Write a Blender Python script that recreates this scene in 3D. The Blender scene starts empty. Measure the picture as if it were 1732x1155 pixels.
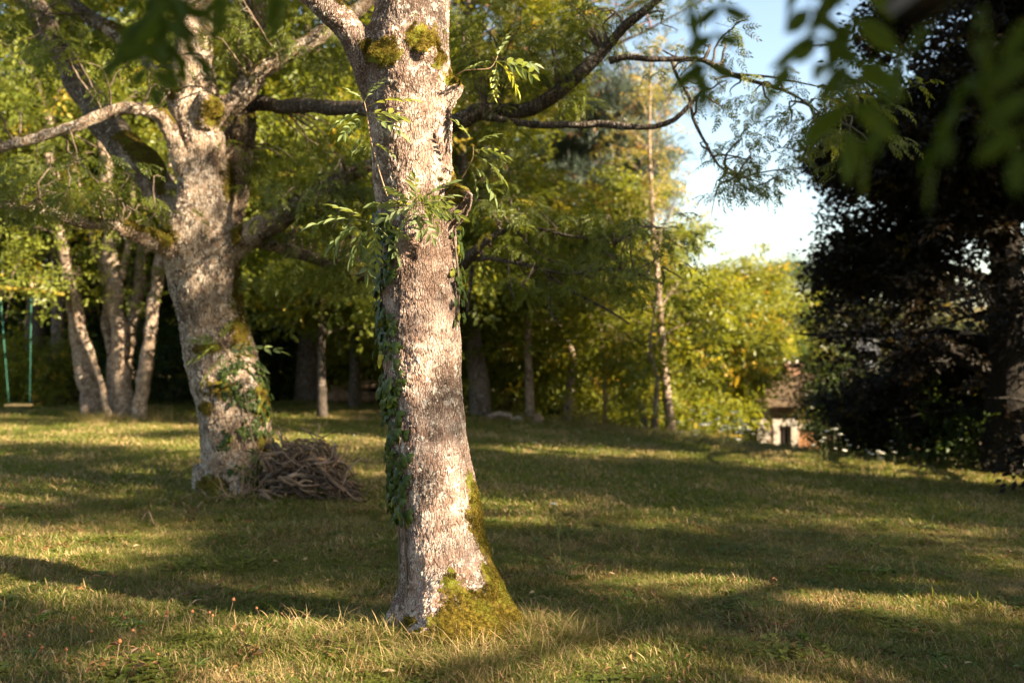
import bpy, math
import numpy as np
from mathutils import Vector, Matrix, Euler

C = bpy.context.scene.collection
SC = bpy.context.scene
rng = np.random.default_rng(7)
PI = math.pi

# ------------------------------------------------------------------ camera, world, sun, exposure
cam_d = bpy.data.cameras.new('camera')
cam = bpy.data.objects.new('camera', cam_d); C.objects.link(cam)
cam.location = (0, 0, 1.5); cam.rotation_euler = (PI/2, 0, 0)
cam_d.lens = 35; cam_d.sensor_width = 36; cam_d.clip_start = 0.05; cam_d.clip_end = 2000
cam_d.dof.use_dof = True; cam_d.dof.focus_distance = 5.05; cam_d.dof.aperture_fstop = 1.7
SC.camera = cam

SUN_AZ, SUN_EL = math.radians(64), math.radians(31)      # azimuth measured from behind the camera towards its right
S = np.array([math.sin(SUN_AZ)*math.cos(SUN_EL), -math.cos(SUN_AZ)*math.cos(SUN_EL), math.sin(SUN_EL)])
w = bpy.data.worlds.new('World'); SC.world = w; w.use_nodes = True
nt = w.node_tree; bg = nt.nodes['Background']
sky = nt.nodes.new('ShaderNodeTexSky'); sky.sky_type = 'NISHITA'; sky.sun_disc = False
sky.sun_elevation = SUN_EL; sky.sun_rotation = math.atan2(S[0], S[1])
sky.air_density = 1.0; sky.dust_density = 1.6; sky.ozone_density = 1.0; sky.altitude = 200
tint = nt.nodes.new('ShaderNodeMix'); tint.data_type = 'RGBA'; tint.blend_type = 'MULTIPLY'; tint.inputs[0].default_value = 1
tint.inputs[7].default_value = (1.0, .93, .82, 1); nt.links.new(sky.outputs[0], tint.inputs[6])
nt.links.new(tint.outputs[2], bg.inputs[0]); bg.inputs[1].default_value = 0.06
sun_d = bpy.data.lights.new('sun', 'SUN'); sun_d.energy = 5.0; sun_d.angle = math.radians(0.5)
sun_d.color = (1.0, 0.80, 0.56)
sun = bpy.data.objects.new('sun', sun_d); C.objects.link(sun)
sun.rotation_euler = Vector(S.tolist()).to_track_quat('Z', 'Y').to_euler(); sun.location = (20, -10, 20)
SC.view_settings.view_transform = 'Standard'; SC.view_settings.look = 'None'
SC.view_settings.gamma = 1; SC.view_settings.use_curve_mapping = False
SC.view_settings.exposure = 2.75
SC.render.engine = 'CYCLES'
cy = SC.cycles
cy.max_bounces = 6; cy.diffuse_bounces = 3; cy.glossy_bounces = 2; cy.transmission_bounces = 4; cy.transparent_max_bounces = 4
cy.sample_clamp_indirect = 6

# ------------------------------------------------------------------ helpers
F = 1684.0
def P(X, Y, d):                       # the point seen at photo pixel X, Y at distance d
    return np.array([(X-866)/F*d, d, 1.5-(Y-577.5)/F*d])

def smooth(a, b, x):
    t = np.clip((np.asarray(x, float)-a)/(b-a), 0, 1); return t*t*(3-2*t)

_h = np.random.default_rng(3); _perm = _h.permutation(256); _perm = np.concatenate([_perm, _perm, _perm])
_grad = _h.normal(size=(256, 3)); _grad /= np.linalg.norm(_grad, axis=1)[:, None]
def noise3(p):
    p = np.asarray(p, float); i = np.floor(p).astype(int); f = p-i; i &= 255
    u = f*f*f*(f*(f*6-15)+10); out = 0
    for dx in (0, 1):
        for dy in (0, 1):
            for dz in (0, 1):
                h = _perm[_perm[_perm[(i[:, 0]+dx) & 255]+((i[:, 1]+dy) & 255)]+((i[:, 2]+dz) & 255)]
                g = _grad[h]; d = f-np.array([dx, dy, dz])
                wt = (u[:, 0] if dx else 1-u[:, 0])*(u[:, 1] if dy else 1-u[:, 1])*(u[:, 2] if dz else 1-u[:, 2])
                out = out+wt*(g*d).sum(1)
    return out*1.6
def fbm(p, o=4):
    s = 0; a = 1
    for k in range(o): s = s+a*noise3(p*2**k+k*17.3); a *= .5
    return s

def gz(x, y):                         # the height of the ground
    x = np.asarray(x, float); y = np.asarray(y, float)
    s = smooth(3, 15, y)
    z = -0.062*np.log1p(np.exp(np.clip((x+3)*1.6, -40, 40)))/1.6*s
    z = np.maximum(z, -0.95+0.05*z)
    z = z+0.02*np.exp(-(((x+2.5)/1.1)**2+((y-9.6)/1.2)**2))
    ye = np.interp(x, [-12, -3, 3.4, 8.7, 14], [23, 22.5, 19.5, 15.8, 13])
    w_ = smooth(-6, 4, x)
    z = z-2.1*w_*smooth(0, 9, y-ye)
    z = z+smooth(70, 180, y)*10+smooth(60, 200, np.abs(x))*8
    z = z+0.018*noise3(np.stack([x*.9, y*.9, x*0], -1).reshape(-1, 3)).reshape(x.shape)*smooth(400, 60, y)
    return z
def g1(x, y): return float(gz(np.array([x]), np.array([y]))[0])

def tag(o, label=None, cat=None, group=None, kind=None):
    if label: o['label'] = label
    if cat: o['category'] = cat
    if group: o['group'] = group
    if kind: o['kind'] = kind
    return o
def thing(name, loc, label, cat, group=None):
    o = bpy.data.objects.new(name, None); C.objects.link(o); o.location = [float(v) for v in loc]; o.empty_display_size = .2
    return tag(o, label, cat, group)
def setpar(o, parent):                # children keep world coordinates in their mesh
    if parent is not None:
        o.parent = parent
        o.matrix_parent_inverse = Matrix.Translation(-Vector(parent.location)) if parent.type == 'EMPTY' else Matrix()
    return o
def mk(name, me, parent=None, mat=None):
    o = bpy.data.objects.new(name, me); C.objects.link(o)
    if mat is not None and not me.materials: me.materials.append(mat)
    return setpar(o, parent)
def mesh(name, v, f, mats=None, smooth_=True, mi=None):
    me = bpy.data.meshes.new(name)
    me.from_pydata([tuple(map(float, p)) for p in v], [], [tuple(map(int, q)) for q in f])
    if mats:
        for m in (mats if isinstance(mats, (list, tuple)) else [mats]): me.materials.append(m)
    if smooth_: me.polygons.foreach_set('use_smooth', np.ones(len(me.polygons), bool))
    if mi is not None: me.polygons.foreach_set('material_index', np.asarray(mi, np.int32))
    me.update(); return me

def catmull(pts, rad, step):
    pts = np.asarray(pts, float); rad = np.asarray(rad, float)
    P0 = np.vstack([2*pts[0]-pts[1], pts, 2*pts[-1]-pts[-2]]); R0 = np.concatenate([[rad[0]], rad, [rad[-1]]])
    op, orr = [], []
    for i in range(1, len(P0)-2):
        a, b, c, d = P0[i-1], P0[i], P0[i+1], P0[i+2]
        n = max(2, int(np.linalg.norm(c-b)/step)+1)
        for t in np.linspace(0, 1, n, endpoint=False):
            op.append(.5*((2*b)+(-a+c)*t+(2*a-5*b+4*c-d)*t*t+(-a+3*b-3*c+d)*t**3)); orr.append(R0[i]+(R0[i+1]-R0[i])*t)
    op.append(P0[-2]); orr.append(R0[-2]); return np.array(op), np.array(orr)

class Tubes:
    def __init__(s): s.v = []; s.f = []; s.n = 0
    def add(s, pts, rad, n=8, step=None, wob=0.0, cap=True, flat=1.0):
        pts = np.asarray(pts, float); rad = np.broadcast_to(np.asarray(rad, float), (len(pts),)).copy()
        if step: pts, rad = catmull(pts, rad, step)
        m = len(pts); T = np.gradient(pts, axis=0); T /= np.linalg.norm(T, axis=1)[:, None]+1e-9
        ref = np.array([0, 0, 1.]) if abs(T[0, 2]) < .8 else np.array([1., 0, 0])
        U = np.cross(T[0], ref); U /= np.linalg.norm(U)
        a = np.arange(n)/n*2*PI; V = np.empty((m, n, 3))
        for i in range(m):
            U = U-T[i]*U.dot(T[i]); U /= np.linalg.norm(U)+1e-9; W = np.cross(T[i], U)
            V[i] = pts[i]+rad[i]*(np.cos(a)[:, None]*U+np.sin(a)[:, None]*W*flat)
        V = V.reshape(-1, 3)
        if wob:
            nz = noise3(V*(0.35/np.mean(rad)) if np.mean(rad) > 0 else V)
            c = np.repeat(pts, n, 0); V = c+(V-c)*(1+wob*nz[:, None])
        i = np.arange(m-1)[:, None]*n; j = np.arange(n)[None]; k = (j+1) % n
        q = np.stack([i+j, i+k, i+n+k, i+n+j], -1).reshape(-1, 4)+s.n
        s.v.append(V); s.f += q.tolist()
        if cap:
            s.f.append([s.n+x for x in range(n)][::-1]); s.f.append([s.n+(m-1)*n+x for x in range(n)])
        s.n += len(V); return s
    def build(s, name, mat, parent=None):
        me = mesh(name, np.vstack(s.v), s.f, mat); return mk(name, me, parent)

# ------------------------------------------------------------------ node material helpers
class NM:
    def __init__(s, name):
        s.m = bpy.data.materials.new(name); s.m.use_nodes = True; s.t = s.m.node_tree
        s.b = s.t.nodes['Principled BSDF']; s.out = s.t.nodes['Material Output']
    def n(s, t, **k):
        x = s.t.nodes.new(t)
        for a, b in k.items(): setattr(x, a, b)
        return x
    def l(s, a, b): s.t.links.new(a, b)
    def val(s, sock, v):
        if hasattr(v, 'is_linked') or hasattr(v, 'node'): s.l(v, sock)
        else: sock.default_value = v
    def sepz(s, p):
        x = s.n('ShaderNodeSeparateXYZ'); s.l(p, x.inputs[0]); return x.outputs[2]
    def pos(s): return s.n('ShaderNodeNewGeometry').outputs['Position']
    def vmul(s, a, b):
        x = s.n('ShaderNodeVectorMath', operation='MULTIPLY'); s.val(x.inputs[0], a); s.val(x.inputs[1], b); return x.outputs[0]
    def vadd(s, a, b):
        x = s.n('ShaderNodeVectorMath', operation='ADD'); s.val(x.inputs[0], a); s.val(x.inputs[1], b); return x.outputs[0]
    def noise(s, vec, scale, detail=4, rough=.55, col=False):
        x = s.n('ShaderNodeTexNoise'); s.l(vec, x.inputs['Vector']); x.inputs['Scale'].default_value = scale
        x.inputs['Detail'].default_value = detail; x.inputs['Roughness'].default_value = rough
        return x.outputs['Color' if col else 'Fac']
    def vor(s, vec, scale, feature='F1', out='Distance', rnd=1.0):
        x = s.n('ShaderNodeTexVoronoi', feature=feature); s.l(vec, x.inputs['Vector']); x.inputs['Scale'].default_value = scale
        x.inputs['Randomness'].default_value = rnd; return x.outputs[out]
    def ramp(s, fac, a, b, lo=0.0, hi=1.0, sm=True):
        x = s.n('ShaderNodeMapRange', interpolation_type='SMOOTHSTEP' if sm else 'LINEAR'); s.val(x.inputs[0], fac)
        x.inputs[1].default_value = a; x.inputs[2].default_value = b; x.inputs[3].default_value = lo; x.inputs[4].default_value = hi
        return x.outputs[0]
    def mix(s, fac, a, b, bt='MIX'):
        x = s.n('ShaderNodeMix', data_type='RGBA', blend_type=bt); s.val(x.inputs[0], fac)
        for sock, v in ((x.inputs[6], a), (x.inputs[7], b)):
            if isinstance(v, tuple): v = (*v, 1) if len(v) == 3 else v
            s.val(sock, v)
        return x.outputs[2]
    def math(s, op, a, b=0.0, c=0.0):
        x = s.n('ShaderNodeMath', operation=op); s.val(x.inputs[0], a); s.val(x.inputs[1], b)
        if op in ('MULTIPLY_ADD',): s.val(x.inputs[2], c)
        return x.outputs[0]
    def bump(s, h, dist, strength=1.0):
        x = s.n('ShaderNodeBump'); s.l(h, x.inputs['Height']); x.inputs['Distance'].default_value = dist
        x.inputs['Strength'].default_value = strength; s.l(x.outputs[0], s.b.inputs['Normal'])
    def fin(s, col, rough=.85, spec=.2):
        s.val(s.b.inputs['Base Color'], (*col, 1) if isinstance(col, tuple) and len(col) == 3 else col)
        s.val(s.b.inputs['Roughness'], rough); s.b.inputs['Specular IOR Level'].default_value = spec; return s.m

def bark(name, crack=38, stretch=.24, dark=(.055, .034, .024), mid=(.36, .25, .185), pale=(.62, .55, .48), grime_shade=(.075, .052, .04),
         disp=.008, moss=False, lich=.5, grime_at=.56, true_disp=False, top=0):
    k = NM(name); p = k.pos()
    wv = k.noise(p, 5, 2, col=True); v0 = k.vadd(p, k.vmul(wv, (.05, .05, .05)))
    vs = k.vmul(v0, (1, 1, stretch))
    e = k.vor(vs, crack, 'DISTANCE_TO_EDGE'); e2 = k.vor(vs, crack*2.3, 'DISTANCE_TO_EDGE')
    cr = k.ramp(e, .0, .16); cr2 = k.ramp(e2, .0, .2, .45, 1)
    fine = k.noise(k.vmul(p, (1, 1, .4)), crack*3.2, 5, .65)
    tone = k.noise(p, 11, 6, .6)
    base = k.mix(k.ramp(tone, .36, .66), mid, pale)
    base = k.mix(k.ramp(fine, .3, .62, 0, .85), k.mix(.5, dark, mid), base)
    grime_shade_mask = k.math('MULTIPLY', k.ramp(k.math('ADD', k.noise(k.vmul(p, (1, 1, .8)), 3.6, 9, .72), k.ramp(k.math('MULTIPLY', k.sepz(p), 1.0), 1.2, 2.7, 0, top)), grime_at-.02, grime_at+.05), k.ramp(fine, .62, .4, .35, 1))  # grime patches; top adds painted shade towards the upper trunk
    base = k.mix(grime_shade_mask, base, grime_shade)
    pl = k.math('MULTIPLY', k.ramp(k.noise(p, 24, 8, .75), .54+.1*(.5-lich), .6+.1*(.5-lich)), k.ramp(k.noise(p, 2.3, 3), .38, .55))
    if lich > 0: base = k.mix(k.math('MULTIPLY', pl, .9), base, (.63, .58, .51))
    cc = k.math('MULTIPLY', cr, cr2)
    base = k.mix(k.math('MULTIPLY', k.ramp(cc, .5, .0), k.ramp(k.noise(p, 9, 5, .7), .36, .62, .25, 1)), base, dark)
    h = k.math('ADD', k.math('MULTIPLY', cc, .75), k.math('MULTIPLY', fine, .55))
    h = k.math('ADD', h, k.math('MULTIPLY', pl, .12))
    rough = .9
    if moss:
        at = k.n('ShaderNodeAttribute', attribute_name='moss').outputs['Fac']
        mn = k.noise(p, 26, 6, .7); big = k.noise(p, 7, 4, .6)
        mm = k.math('ADD', at, k.math('MULTIPLY', k.math('SUBTRACT', k.math('ADD', mn, big), 1.0), 1.7))
        mf = k.ramp(mm, .46, .56)
        mc = k.mix(k.ramp(k.noise(p, 60, 4, .7), .32, .68), (.050, .036, .006), (.17, .125, .016))
        mc = k.mix(k.ramp(big, .5, .7), mc, (.13, .14, .015))
        base = k.mix(mf, base, mc)
        mh = k.math('MULTIPLY', mf, k.math('ADD', k.noise(p, 110, 4, .75), .55))
        h = k.math('ADD', k.math('MULTIPLY', h, k.math('SUBTRACT', 1.0, k.math('MULTIPLY', mf, .75))), k.math('MULTIPLY', mh, 1.3))
    if true_disp:
        d = k.n('ShaderNodeDisplacement'); k.l(h, d.inputs['Height']); d.inputs['Scale'].default_value = disp; d.inputs['Midlevel'].default_value = .6
        k.l(d.outputs[0], k.out.inputs['Displacement']); k.m.displacement_method = 'BOTH'
    else: k.bump(h, disp*1.6, 1)
    return k.fin(base, rough, .15)

def leafmat(name, c1, c2, c3=None, amt3=.06, trans=.42, tcol=None, rough=.42, spec=.35, patch=1.2):
    k = NM(name); oi = k.n('ShaderNodeObjectInfo').outputs['Random']
    base = k.mix(oi, c1, c2)
    pn = k.noise(k.pos(), patch, 3)
    base = k.mix(k.ramp(pn, .35, .65, 0, .55), base, k.mix(.5, c1, tuple(x*1.25 for x in c2)))
    if c3:
        wn = k.n('ShaderNodeTexWhiteNoise', noise_dimensions='1D'); k.l(k.math('MULTIPLY', oi, 91.7), wn.inputs['W'])
        base = k.mix(k.math('GREATER_THAN', wn.outputs['Value'], 1-amt3), base, c3)
    k.fin(base, rough, spec)
    tr = k.n('ShaderNodeBsdfTranslucent')
    tc = k.mix(1.0, base, tcol or (2.25, 1.95, .85), 'MULTIPLY'); k.l(tc, tr.inputs[0])
    ms = k.n('ShaderNodeMixShader'); ms.inputs[0].default_value = trans
    k.l(k.b.outputs[0], ms.inputs[1]); k.l(tr.outputs[0], ms.inputs[2]); k.l(ms.outputs[0], k.out.inputs['Surface'])
    return k.m

M = {}
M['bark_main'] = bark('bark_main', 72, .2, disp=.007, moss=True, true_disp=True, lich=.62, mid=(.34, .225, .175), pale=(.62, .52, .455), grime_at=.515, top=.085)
M['bark_big'] = bark('bark_big', 42, .16, mid=(.33, .235, .16), pale=(.62, .53, .42), disp=.015, moss=True, true_disp=True, lich=.8, grime_at=.53)
M['bark_pale'] = bark('bark_pale', 24, .25, mid=(.31, .22, .15), pale=(.56, .46, .36), disp=.012, lich=.6, grime_at=.56)
M['bark_dark'] = bark('bark_dark', 22, .22, dark=(.025, .02, .017), mid=(.10, .08, .065), pale=(.19, .16, .13), grime_shade=(.03, .028, .02), disp=.012, lich=.3)
M['bark_grey'] = bark('bark_grey', 18, .2, dark=(.05, .04, .035), mid=(.17, .14, .12), pale=(.26, .22, .19), disp=.012, lich=.3)
M['bark_pine'] = bark('bark_pine', 16, .3, dark=(.07, .03, .02), mid=(.30, .13, .07), pale=(.42, .22, .13), disp=.012, lich=.1)
M['ash'] = leafmat('ash', (.060, .088, .015), (.125, .150, .026), (.22, .20, .03), .03)
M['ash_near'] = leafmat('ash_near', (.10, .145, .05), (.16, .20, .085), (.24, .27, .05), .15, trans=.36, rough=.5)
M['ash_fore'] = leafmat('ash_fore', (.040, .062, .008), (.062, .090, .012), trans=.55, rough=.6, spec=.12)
M['green'] = leafmat('green', (.075, .105, .016), (.155, .175, .028), (.30, .24, .03), .025)
M['yellow'] = leafmat('yellow', (.085, .115, .014), (.17, .18, .024), (.36, .26, .04), .05)
M['gold'] = leafmat('gold', (.16, .16, .045), (.23, .215, .07), (.32, .24, .07), .06)
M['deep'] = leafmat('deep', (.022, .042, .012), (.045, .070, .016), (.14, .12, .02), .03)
M['copper'] = leafmat('copper', (.010, .009, .006), (.022, .018, .010), (.11, .09, .015), .025, trans=.25, tcol=(1.6, 1.1, .6), rough=.5, spec=.2)
M['copper_green'] = leafmat('copper_green', (.020, .024, .008), (.045, .050, .014), (.15, .11, .02), .05, trans=.3)
M['pine'] = leafmat('pine', (.055, .085, .065), (.10, .13, .10), (.26, .15, .06), .08, trans=.25, tcol=(1.3, 1.3, 1.0))
M['ivy'] = leafmat('ivy', (.022, .040, .008), (.045, .070, .012), (.14, .15, .02), .04, trans=.2, rough=.42, spec=.22)
M['grassg'] = leafmat('grassg', (.068, .094, .016), (.132, .150, .028), None, trans=.35, rough=.5, spec=.25, patch=.9)
M['straw'] = leafmat('straw', (.24, .17, .075), (.40, .30, .15), None, trans=.3, tcol=(1.2, 1.1, .8), rough=.6, spec=.2, patch=.9)
def plain(name, c, r=.7, spec=.3, nz=.25, sc=20):
    k = NM(name); f = k.noise(k.pos(), sc, 5, .6); col = k.mix(k.ramp(f, .3, .7), tuple(x*(1-nz) for x in c), tuple(min(1, x*(1+nz)) for x in c))
    k.bump(f, .004); return k.fin(col, r, spec)
M['stem'] = plain('stem', (.30, .20, .12)); M['green_stem'] = plain('green_stem', (.16, .17, .06))
M['twig'] = plain('twig', (.12, .09, .065), nz=.4)
M['stick'] = plain('stick', (.17, .115, .075), nz=.5, sc=9); M['stick_pale'] = plain('stick_pale', (.27, .20, .15), nz=.4, sc=12)
M['stick_dark'] = plain('stick_dark', (.07, .048, .035), nz=.4)
M['bark_black'] = bark('bark_black', 22, .22, dark=(.008, .007, .006), mid=(.017, .014, .011), pale=(.028, .024, .019), grime_shade=(.015, .012, .01), disp=.012, lich=.0)
M['bark_limb_shaded'] = bark('bark_limb_shaded', 40, .3, dark=(.035, .025, .018), mid=(.15, .11, .075), pale=(.30, .25, .19), grime_shade=(.045, .036, .025), disp=.012, moss=True, lich=.6)  # darker bark copy: shade on the big ash's limbs put into the colour
M['white_flower'] = plain('white_flower', (.70, .68, .60), nz=.1)
M['seed'] = plain('seed', (.30, .12, .05)); M['rope'] = plain('rope', (.025, .11, .08), .7, nz=.2, sc=90)
M['plank'] = plain('plank', (.42, .30, .14), nz=.3)
M['moss_wood'] = plain('moss_wood', (.22, .17, .02), nz=.5, sc=14)

# ------------------------------------------------------------------ leaf pieces
def leaflet(V, Fc, o, d, nrm, L, W, droop=.15, fold=.12, hexa=True):
    d = d/np.linalg.norm(d); s = np.cross(d, nrm); s /= np.linalg.norm(s)+1e-9; n = np.cross(s, d)
    k = len(V)
    if hexa:
        pts = [(0, 0, 0), (.28, .42, fold), (.62, .40, fold-droop*.3), (1, 0, -droop), (.62, -.40, fold-droop*.3), (.28, -.42, fold), (.3, 0, 0), (.64, 0, -droop*.45)]
        V += [o+d*a*L+s*b*W+n*c*L*.5 for a, b, c in pts]
        Fc += [(k, k+6, k+1), (k+6, k+7, k+2, k+1), (k+7, k+3, k+2), (k, k+5, k+6), (k+5, k+4, k+7, k+6), (k+4, k+3, k+7)]
    else:
        pts = [(0, 0, 0), (.45, .5, fold), (1, 0, -droop), (.45, -.5, fold)]
        V += [o+d*a*L+s*b*W+n*c*L*.5 for a, b, c in pts]; Fc += [(k, k+2, k+1), (k, k+3, k+2)]
def strip(V, Fc, pts, w):
    pts = np.asarray(pts); T = np.gradient(pts, axis=0)
    for t in range(len(pts)):
        s = np.cross(T[t], [0.3, .2, 1]); s /= np.linalg.norm(s)+1e-9
        ww = w*(1-.6*t/len(pts)); V += [pts[t]+s*ww, pts[t]-s*ww]
        if t: k = len(V)-4; Fc.append((k, k+1, k+3, k+2))
def compound(r, L=.2, pairs=5, ll=.06, lw=.021, hexa=True, V=None, Fc=None, o=None, d=None, sag=.35):
    own = V is None
    if own: V, Fc = [], []
    o = np.zeros(3) if o is None else o; d = np.array([1., 0, 0]) if d is None else d/np.linalg.norm(d)
    up = np.array([0, 0, 1.]); side = np.cross(d, up); side /= np.linalg.norm(side)+1e-9
    ts = np.linspace(0, 1, 7); spine = [o+d*L*t+np.array([0, 0, -sag*L*t*t])+side*.04*L*math.sin(t*3+r.random()) for t in ts]
    strip(V, Fc, spine, .0016)
    sp = np.array(spine)
    for i in range(pairs):
        t = .28+.62*i/(pairs-1); b = np.array([np.interp(t, ts, sp[:, c]) for c in range(3)]); tan = d-up*2*sag*t; tan /= np.linalg.norm(tan)
        for sg in (-1, 1):
            dd = tan*.75+side*sg*.8+up*r.normal(0, .12)+r.normal(0, .08, 3)
            q = ll*(1-.35*abs(t-.6))*r.uniform(.85, 1.15)
            leaflet(V, Fc, b, dd, up+r.normal(0, .25, 3), q, lw*q/ll, droop=r.uniform(.1, .5), fold=r.uniform(.03, .2), hexa=hexa)
    leaflet(V, Fc, sp[-1], d-up*2*sag, up+r.normal(0, .2, 3), ll, lw, .2, .1, hexa)
    return (V, Fc)

def src(name, metas):                 # a collection of leaf pieces that the crowns instance
    col = bpy.data.collections.new(name)
    for i, me in enumerate(metas):
        o = bpy.data.objects.new('spray', me); col.objects.link(o)
    return col
def ash_spray(r, mat):
    V, Fc = [], []
    strip(V, Fc, [np.array([x, 0, .02*math.sin(x*8)]) for x in np.linspace(-.12, .22, 5)], .003)
    for j in range(6):
        x = .22*j/5-.02; az = (j % 2*2-1)*r.uniform(.5, 1.3) if j < 5 else 0
        d = np.array([math.cos(az), math.sin(az), r.uniform(-.1, .35)])
        compound(r, r.uniform(.17, .24), 5, .062, .022, True, V, Fc, np.array([x, 0, 0.]), d, r.uniform(.3, .7))
    return mesh('ash_spray', V, Fc, mat, False)
def broad_spray(r, mat, n=26, L=.5, ll=.085, lw=.05):
    V, Fc = [], []
    strip(V, Fc, [np.array([x, .02*math.sin(x*9), 0]) for x in np.linspace(-.1, L, 5)], .004)
    for j in range(n):
        x = L*r.random()**.8; az = r.uniform(.3, 1.5)*(1 if j % 2 else -1); q = r.uniform(.7, 1.2)
        d = np.array([math.cos(az), math.sin(az), r.normal(-.1, .4)])
        o = np.array([x, 0, 0])+d*np.array([1, 1, .6])*r.uniform(.01, .16)
        leaflet(V, Fc, o, d, np.array([0, 0, 1.])+r.normal(0, .45, 3), ll*q, lw*q, .3, .15, False)
    return mesh('broad_spray', V, Fc, mat, False)
def pine_tuft(r, mat):
    V, Fc = [], []
    for j in range(46):
        x = r.uniform(-.05, .28); d = r.normal(0, 1, 3)*np.array([.5, 1, 1])+np.array([.8, 0, .2]); d /= np.linalg.norm(d)
        s = np.cross(d, r.normal(0, 1, 3)); s /= np.linalg.norm(s); o = np.array([x, 0, 0]); L = r.uniform(.07, .12); k = len(V)
        V += [o-s*.0035, o+s*.0035, o+d*L]; Fc.append((k, k+1, k+2))
    return mesh('pine_tuft', V, Fc, mat, False)
r_ = np.random.default_rng(11)
SRC = {}
for nm, m_ in (('ash', 'ash'),): SRC[nm] = src(nm, [ash_spray(r_, M[m_]) for _ in range(5)])
for nm, kw in (('green', {}), ('yellow', {}), ('gold', dict(ll=.07, lw=.045)), ('deep', {}), ('copper', dict(n=34)), ('copper_green', dict(n=30)), ('ivy', dict(n=22, L=.3, ll=.07, lw=.065))):
    SRC[nm] = src(nm, [broad_spray(r_, M[nm], **kw) for _ in range(4)])
SRC['pine'] = src('pine', [pine_tuft(r_, M['pine']) for _ in range(4)])

_ng = {}
def scatter_group(col):
    if col.name in _ng: return _ng[col.name]
    g = bpy.data.node_groups.new('scatter_'+col.name, 'GeometryNodeTree')
    g.interface.new_socket('Geometry', in_out='INPUT', socket_type='NodeSocketGeometry')
    g.interface.new_socket('Geometry', in_out='OUTPUT', socket_type='NodeSocketGeometry')
    gi = g.nodes.new('NodeGroupInput'); go = g.nodes.new('NodeGroupOutput'); ip = g.nodes.new('GeometryNodeInstanceOnPoints')
    ci = g.nodes.new('GeometryNodeCollectionInfo'); ci.inputs[0].default_value = col; ci.inputs[1].default_value = True; ci.inputs[2].default_value = True
    def attr(nm, ty):
        a = g.nodes.new('GeometryNodeInputNamedAttribute'); a.data_type = ty; a.inputs[0].default_value = nm; return a.outputs[0]
    L = g.links.new
    L(gi.outputs[0], ip.inputs['Points']); L(ci.outputs[0], ip.inputs['Instance']); ip.inputs['Pick Instance'].default_value = True
    L(attr('pick', 'INT'), ip.inputs['Instance Index']); L(attr('rot', 'FLOAT_VECTOR'), ip.inputs['Rotation']); L(attr('scl', 'FLOAT'), ip.inputs['Scale'])
    L(ip.outputs[0], go.inputs[0]); _ng[col.name] = g; return g
def scatter(name, pts, rot, scl, col, parent=None, mat=None, pick=None):
    me = bpy.data.meshes.new(name); n = len(pts); me.vertices.add(n)
    me.vertices.foreach_set('co', np.asarray(pts, np.float32).ravel())
    me.attributes.new('rot', 'FLOAT_VECTOR', 'POINT').data.foreach_set('vector', np.asarray(rot, np.float32).ravel())
    me.attributes.new('scl', 'FLOAT', 'POINT').data.foreach_set('value', np.asarray(scl, np.float32))
    me.attributes.new('pick', 'INT', 'POINT').data.foreach_set('value', (rng.integers(0, len(col.objects), n) if pick is None else pick).astype(np.int32))
    if mat: me.materials.append(mat)
    o = mk(name, me, parent); md = o.modifiers.new('scatter', 'NODES'); md.node_group = scatter_group(col)
    o['kind'] = 'stuff'; return o

# ------------------------------------------------------------------ crown gaps cut so the sun reaches chosen places
LIT = [  # X, Y, half width, half height of the sunny patches on the lawn
    (620, 1150, 620, 42), (1000, 1130, 340, 46), (1500, 1150, 200, 20), (1560, 792, 220, 12), (1350, 780, 160, 12), (1215, 752, 80, 14), (1430, 785, 120, 14), (880, 1085, 110, 34), (640, 1095, 80, 22), (1110, 985, 150, 28), (1500, 1022, 210, 24), (1680, 1060, 90, 12), (1690, 975, 60, 8),
    (1250, 1010, 70, 12), (480, 988, 55, 10), (400, 1062, 110, 13), (520, 1045, 80, 10), (60, 1125, 110, 16), (250, 1130, 110, 14), (200, 893, 120, 13), (60, 905, 90, 18), (150, 945, 70, 10), (330, 870, 40, 8),
    (110, 748, 190, 9), (200, 726, 150, 8), (60, 700, 60, 4), (250, 757, 90, 6), (560, 745, 110, 9), (590, 697, 130, 4), (330, 697, 90, 4), (560, 765, 60, 5), (520, 795, 40, 4), (620, 800, 40, 6),
    (950, 765, 170, 8), (1150, 775, 180, 9), (1350, 788, 190, 9), (1560, 803, 170, 10), (1720, 812, 60, 8), (900, 708, 90, 6), (1040, 722, 110, 13), (1180, 742, 80, 13), (960, 712, 100, 9), (1100, 735, 60, 6),
    (860, 860, 65, 8), (850, 885, 70, 12), (1110, 890, 90, 9), (960, 848, 40, 5), (1400, 882, 80, 5), (1600, 904, 50, 5), (1080, 905, 60, 5), (960, 952, 40, 8), (1050, 870, 50, 4), (640, 870, 25, 8), (1250, 880, 30, 4)]
LITA = np.array(LIT, float)
def lit_ground(p):
    z = gz(p[:, 0], p[:, 1])
    q = p-S*((p[:, 2]-z)/S[2])[:, None]
    for _ in range(3):
        z = gz(q[:, 0], q[:, 1]); q = p-S*((p[:, 2]-z)/S[2])[:, None]
    m = np.zeros(len(p), bool)
    wob = 1+.3*noise3(np.stack([q[:, 0]*1.1, q[:, 1]*1.1, q[:, 0]*0+4], -1))
    for X, Y, hw, hh in LIT:
        d = F*1.5/(Y-577.5)
        for _ in range(4): d = (1.5-g1((X-866)/F*d, d))*F/(Y-577.5)
        m |= ((q[:, 0]-(X-866)/F*d)/(hw/F*d+MARGIN))**2+((q[:, 1]-d)/(hh*d*d/F/1.5+MARGIN))**2 < wob
    return m & (q[:, 1] > 2)
MARGIN = .24
TARGETS = []   # (point, radius): trunks and foliage kept sunlit by removing crown leaves
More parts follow.
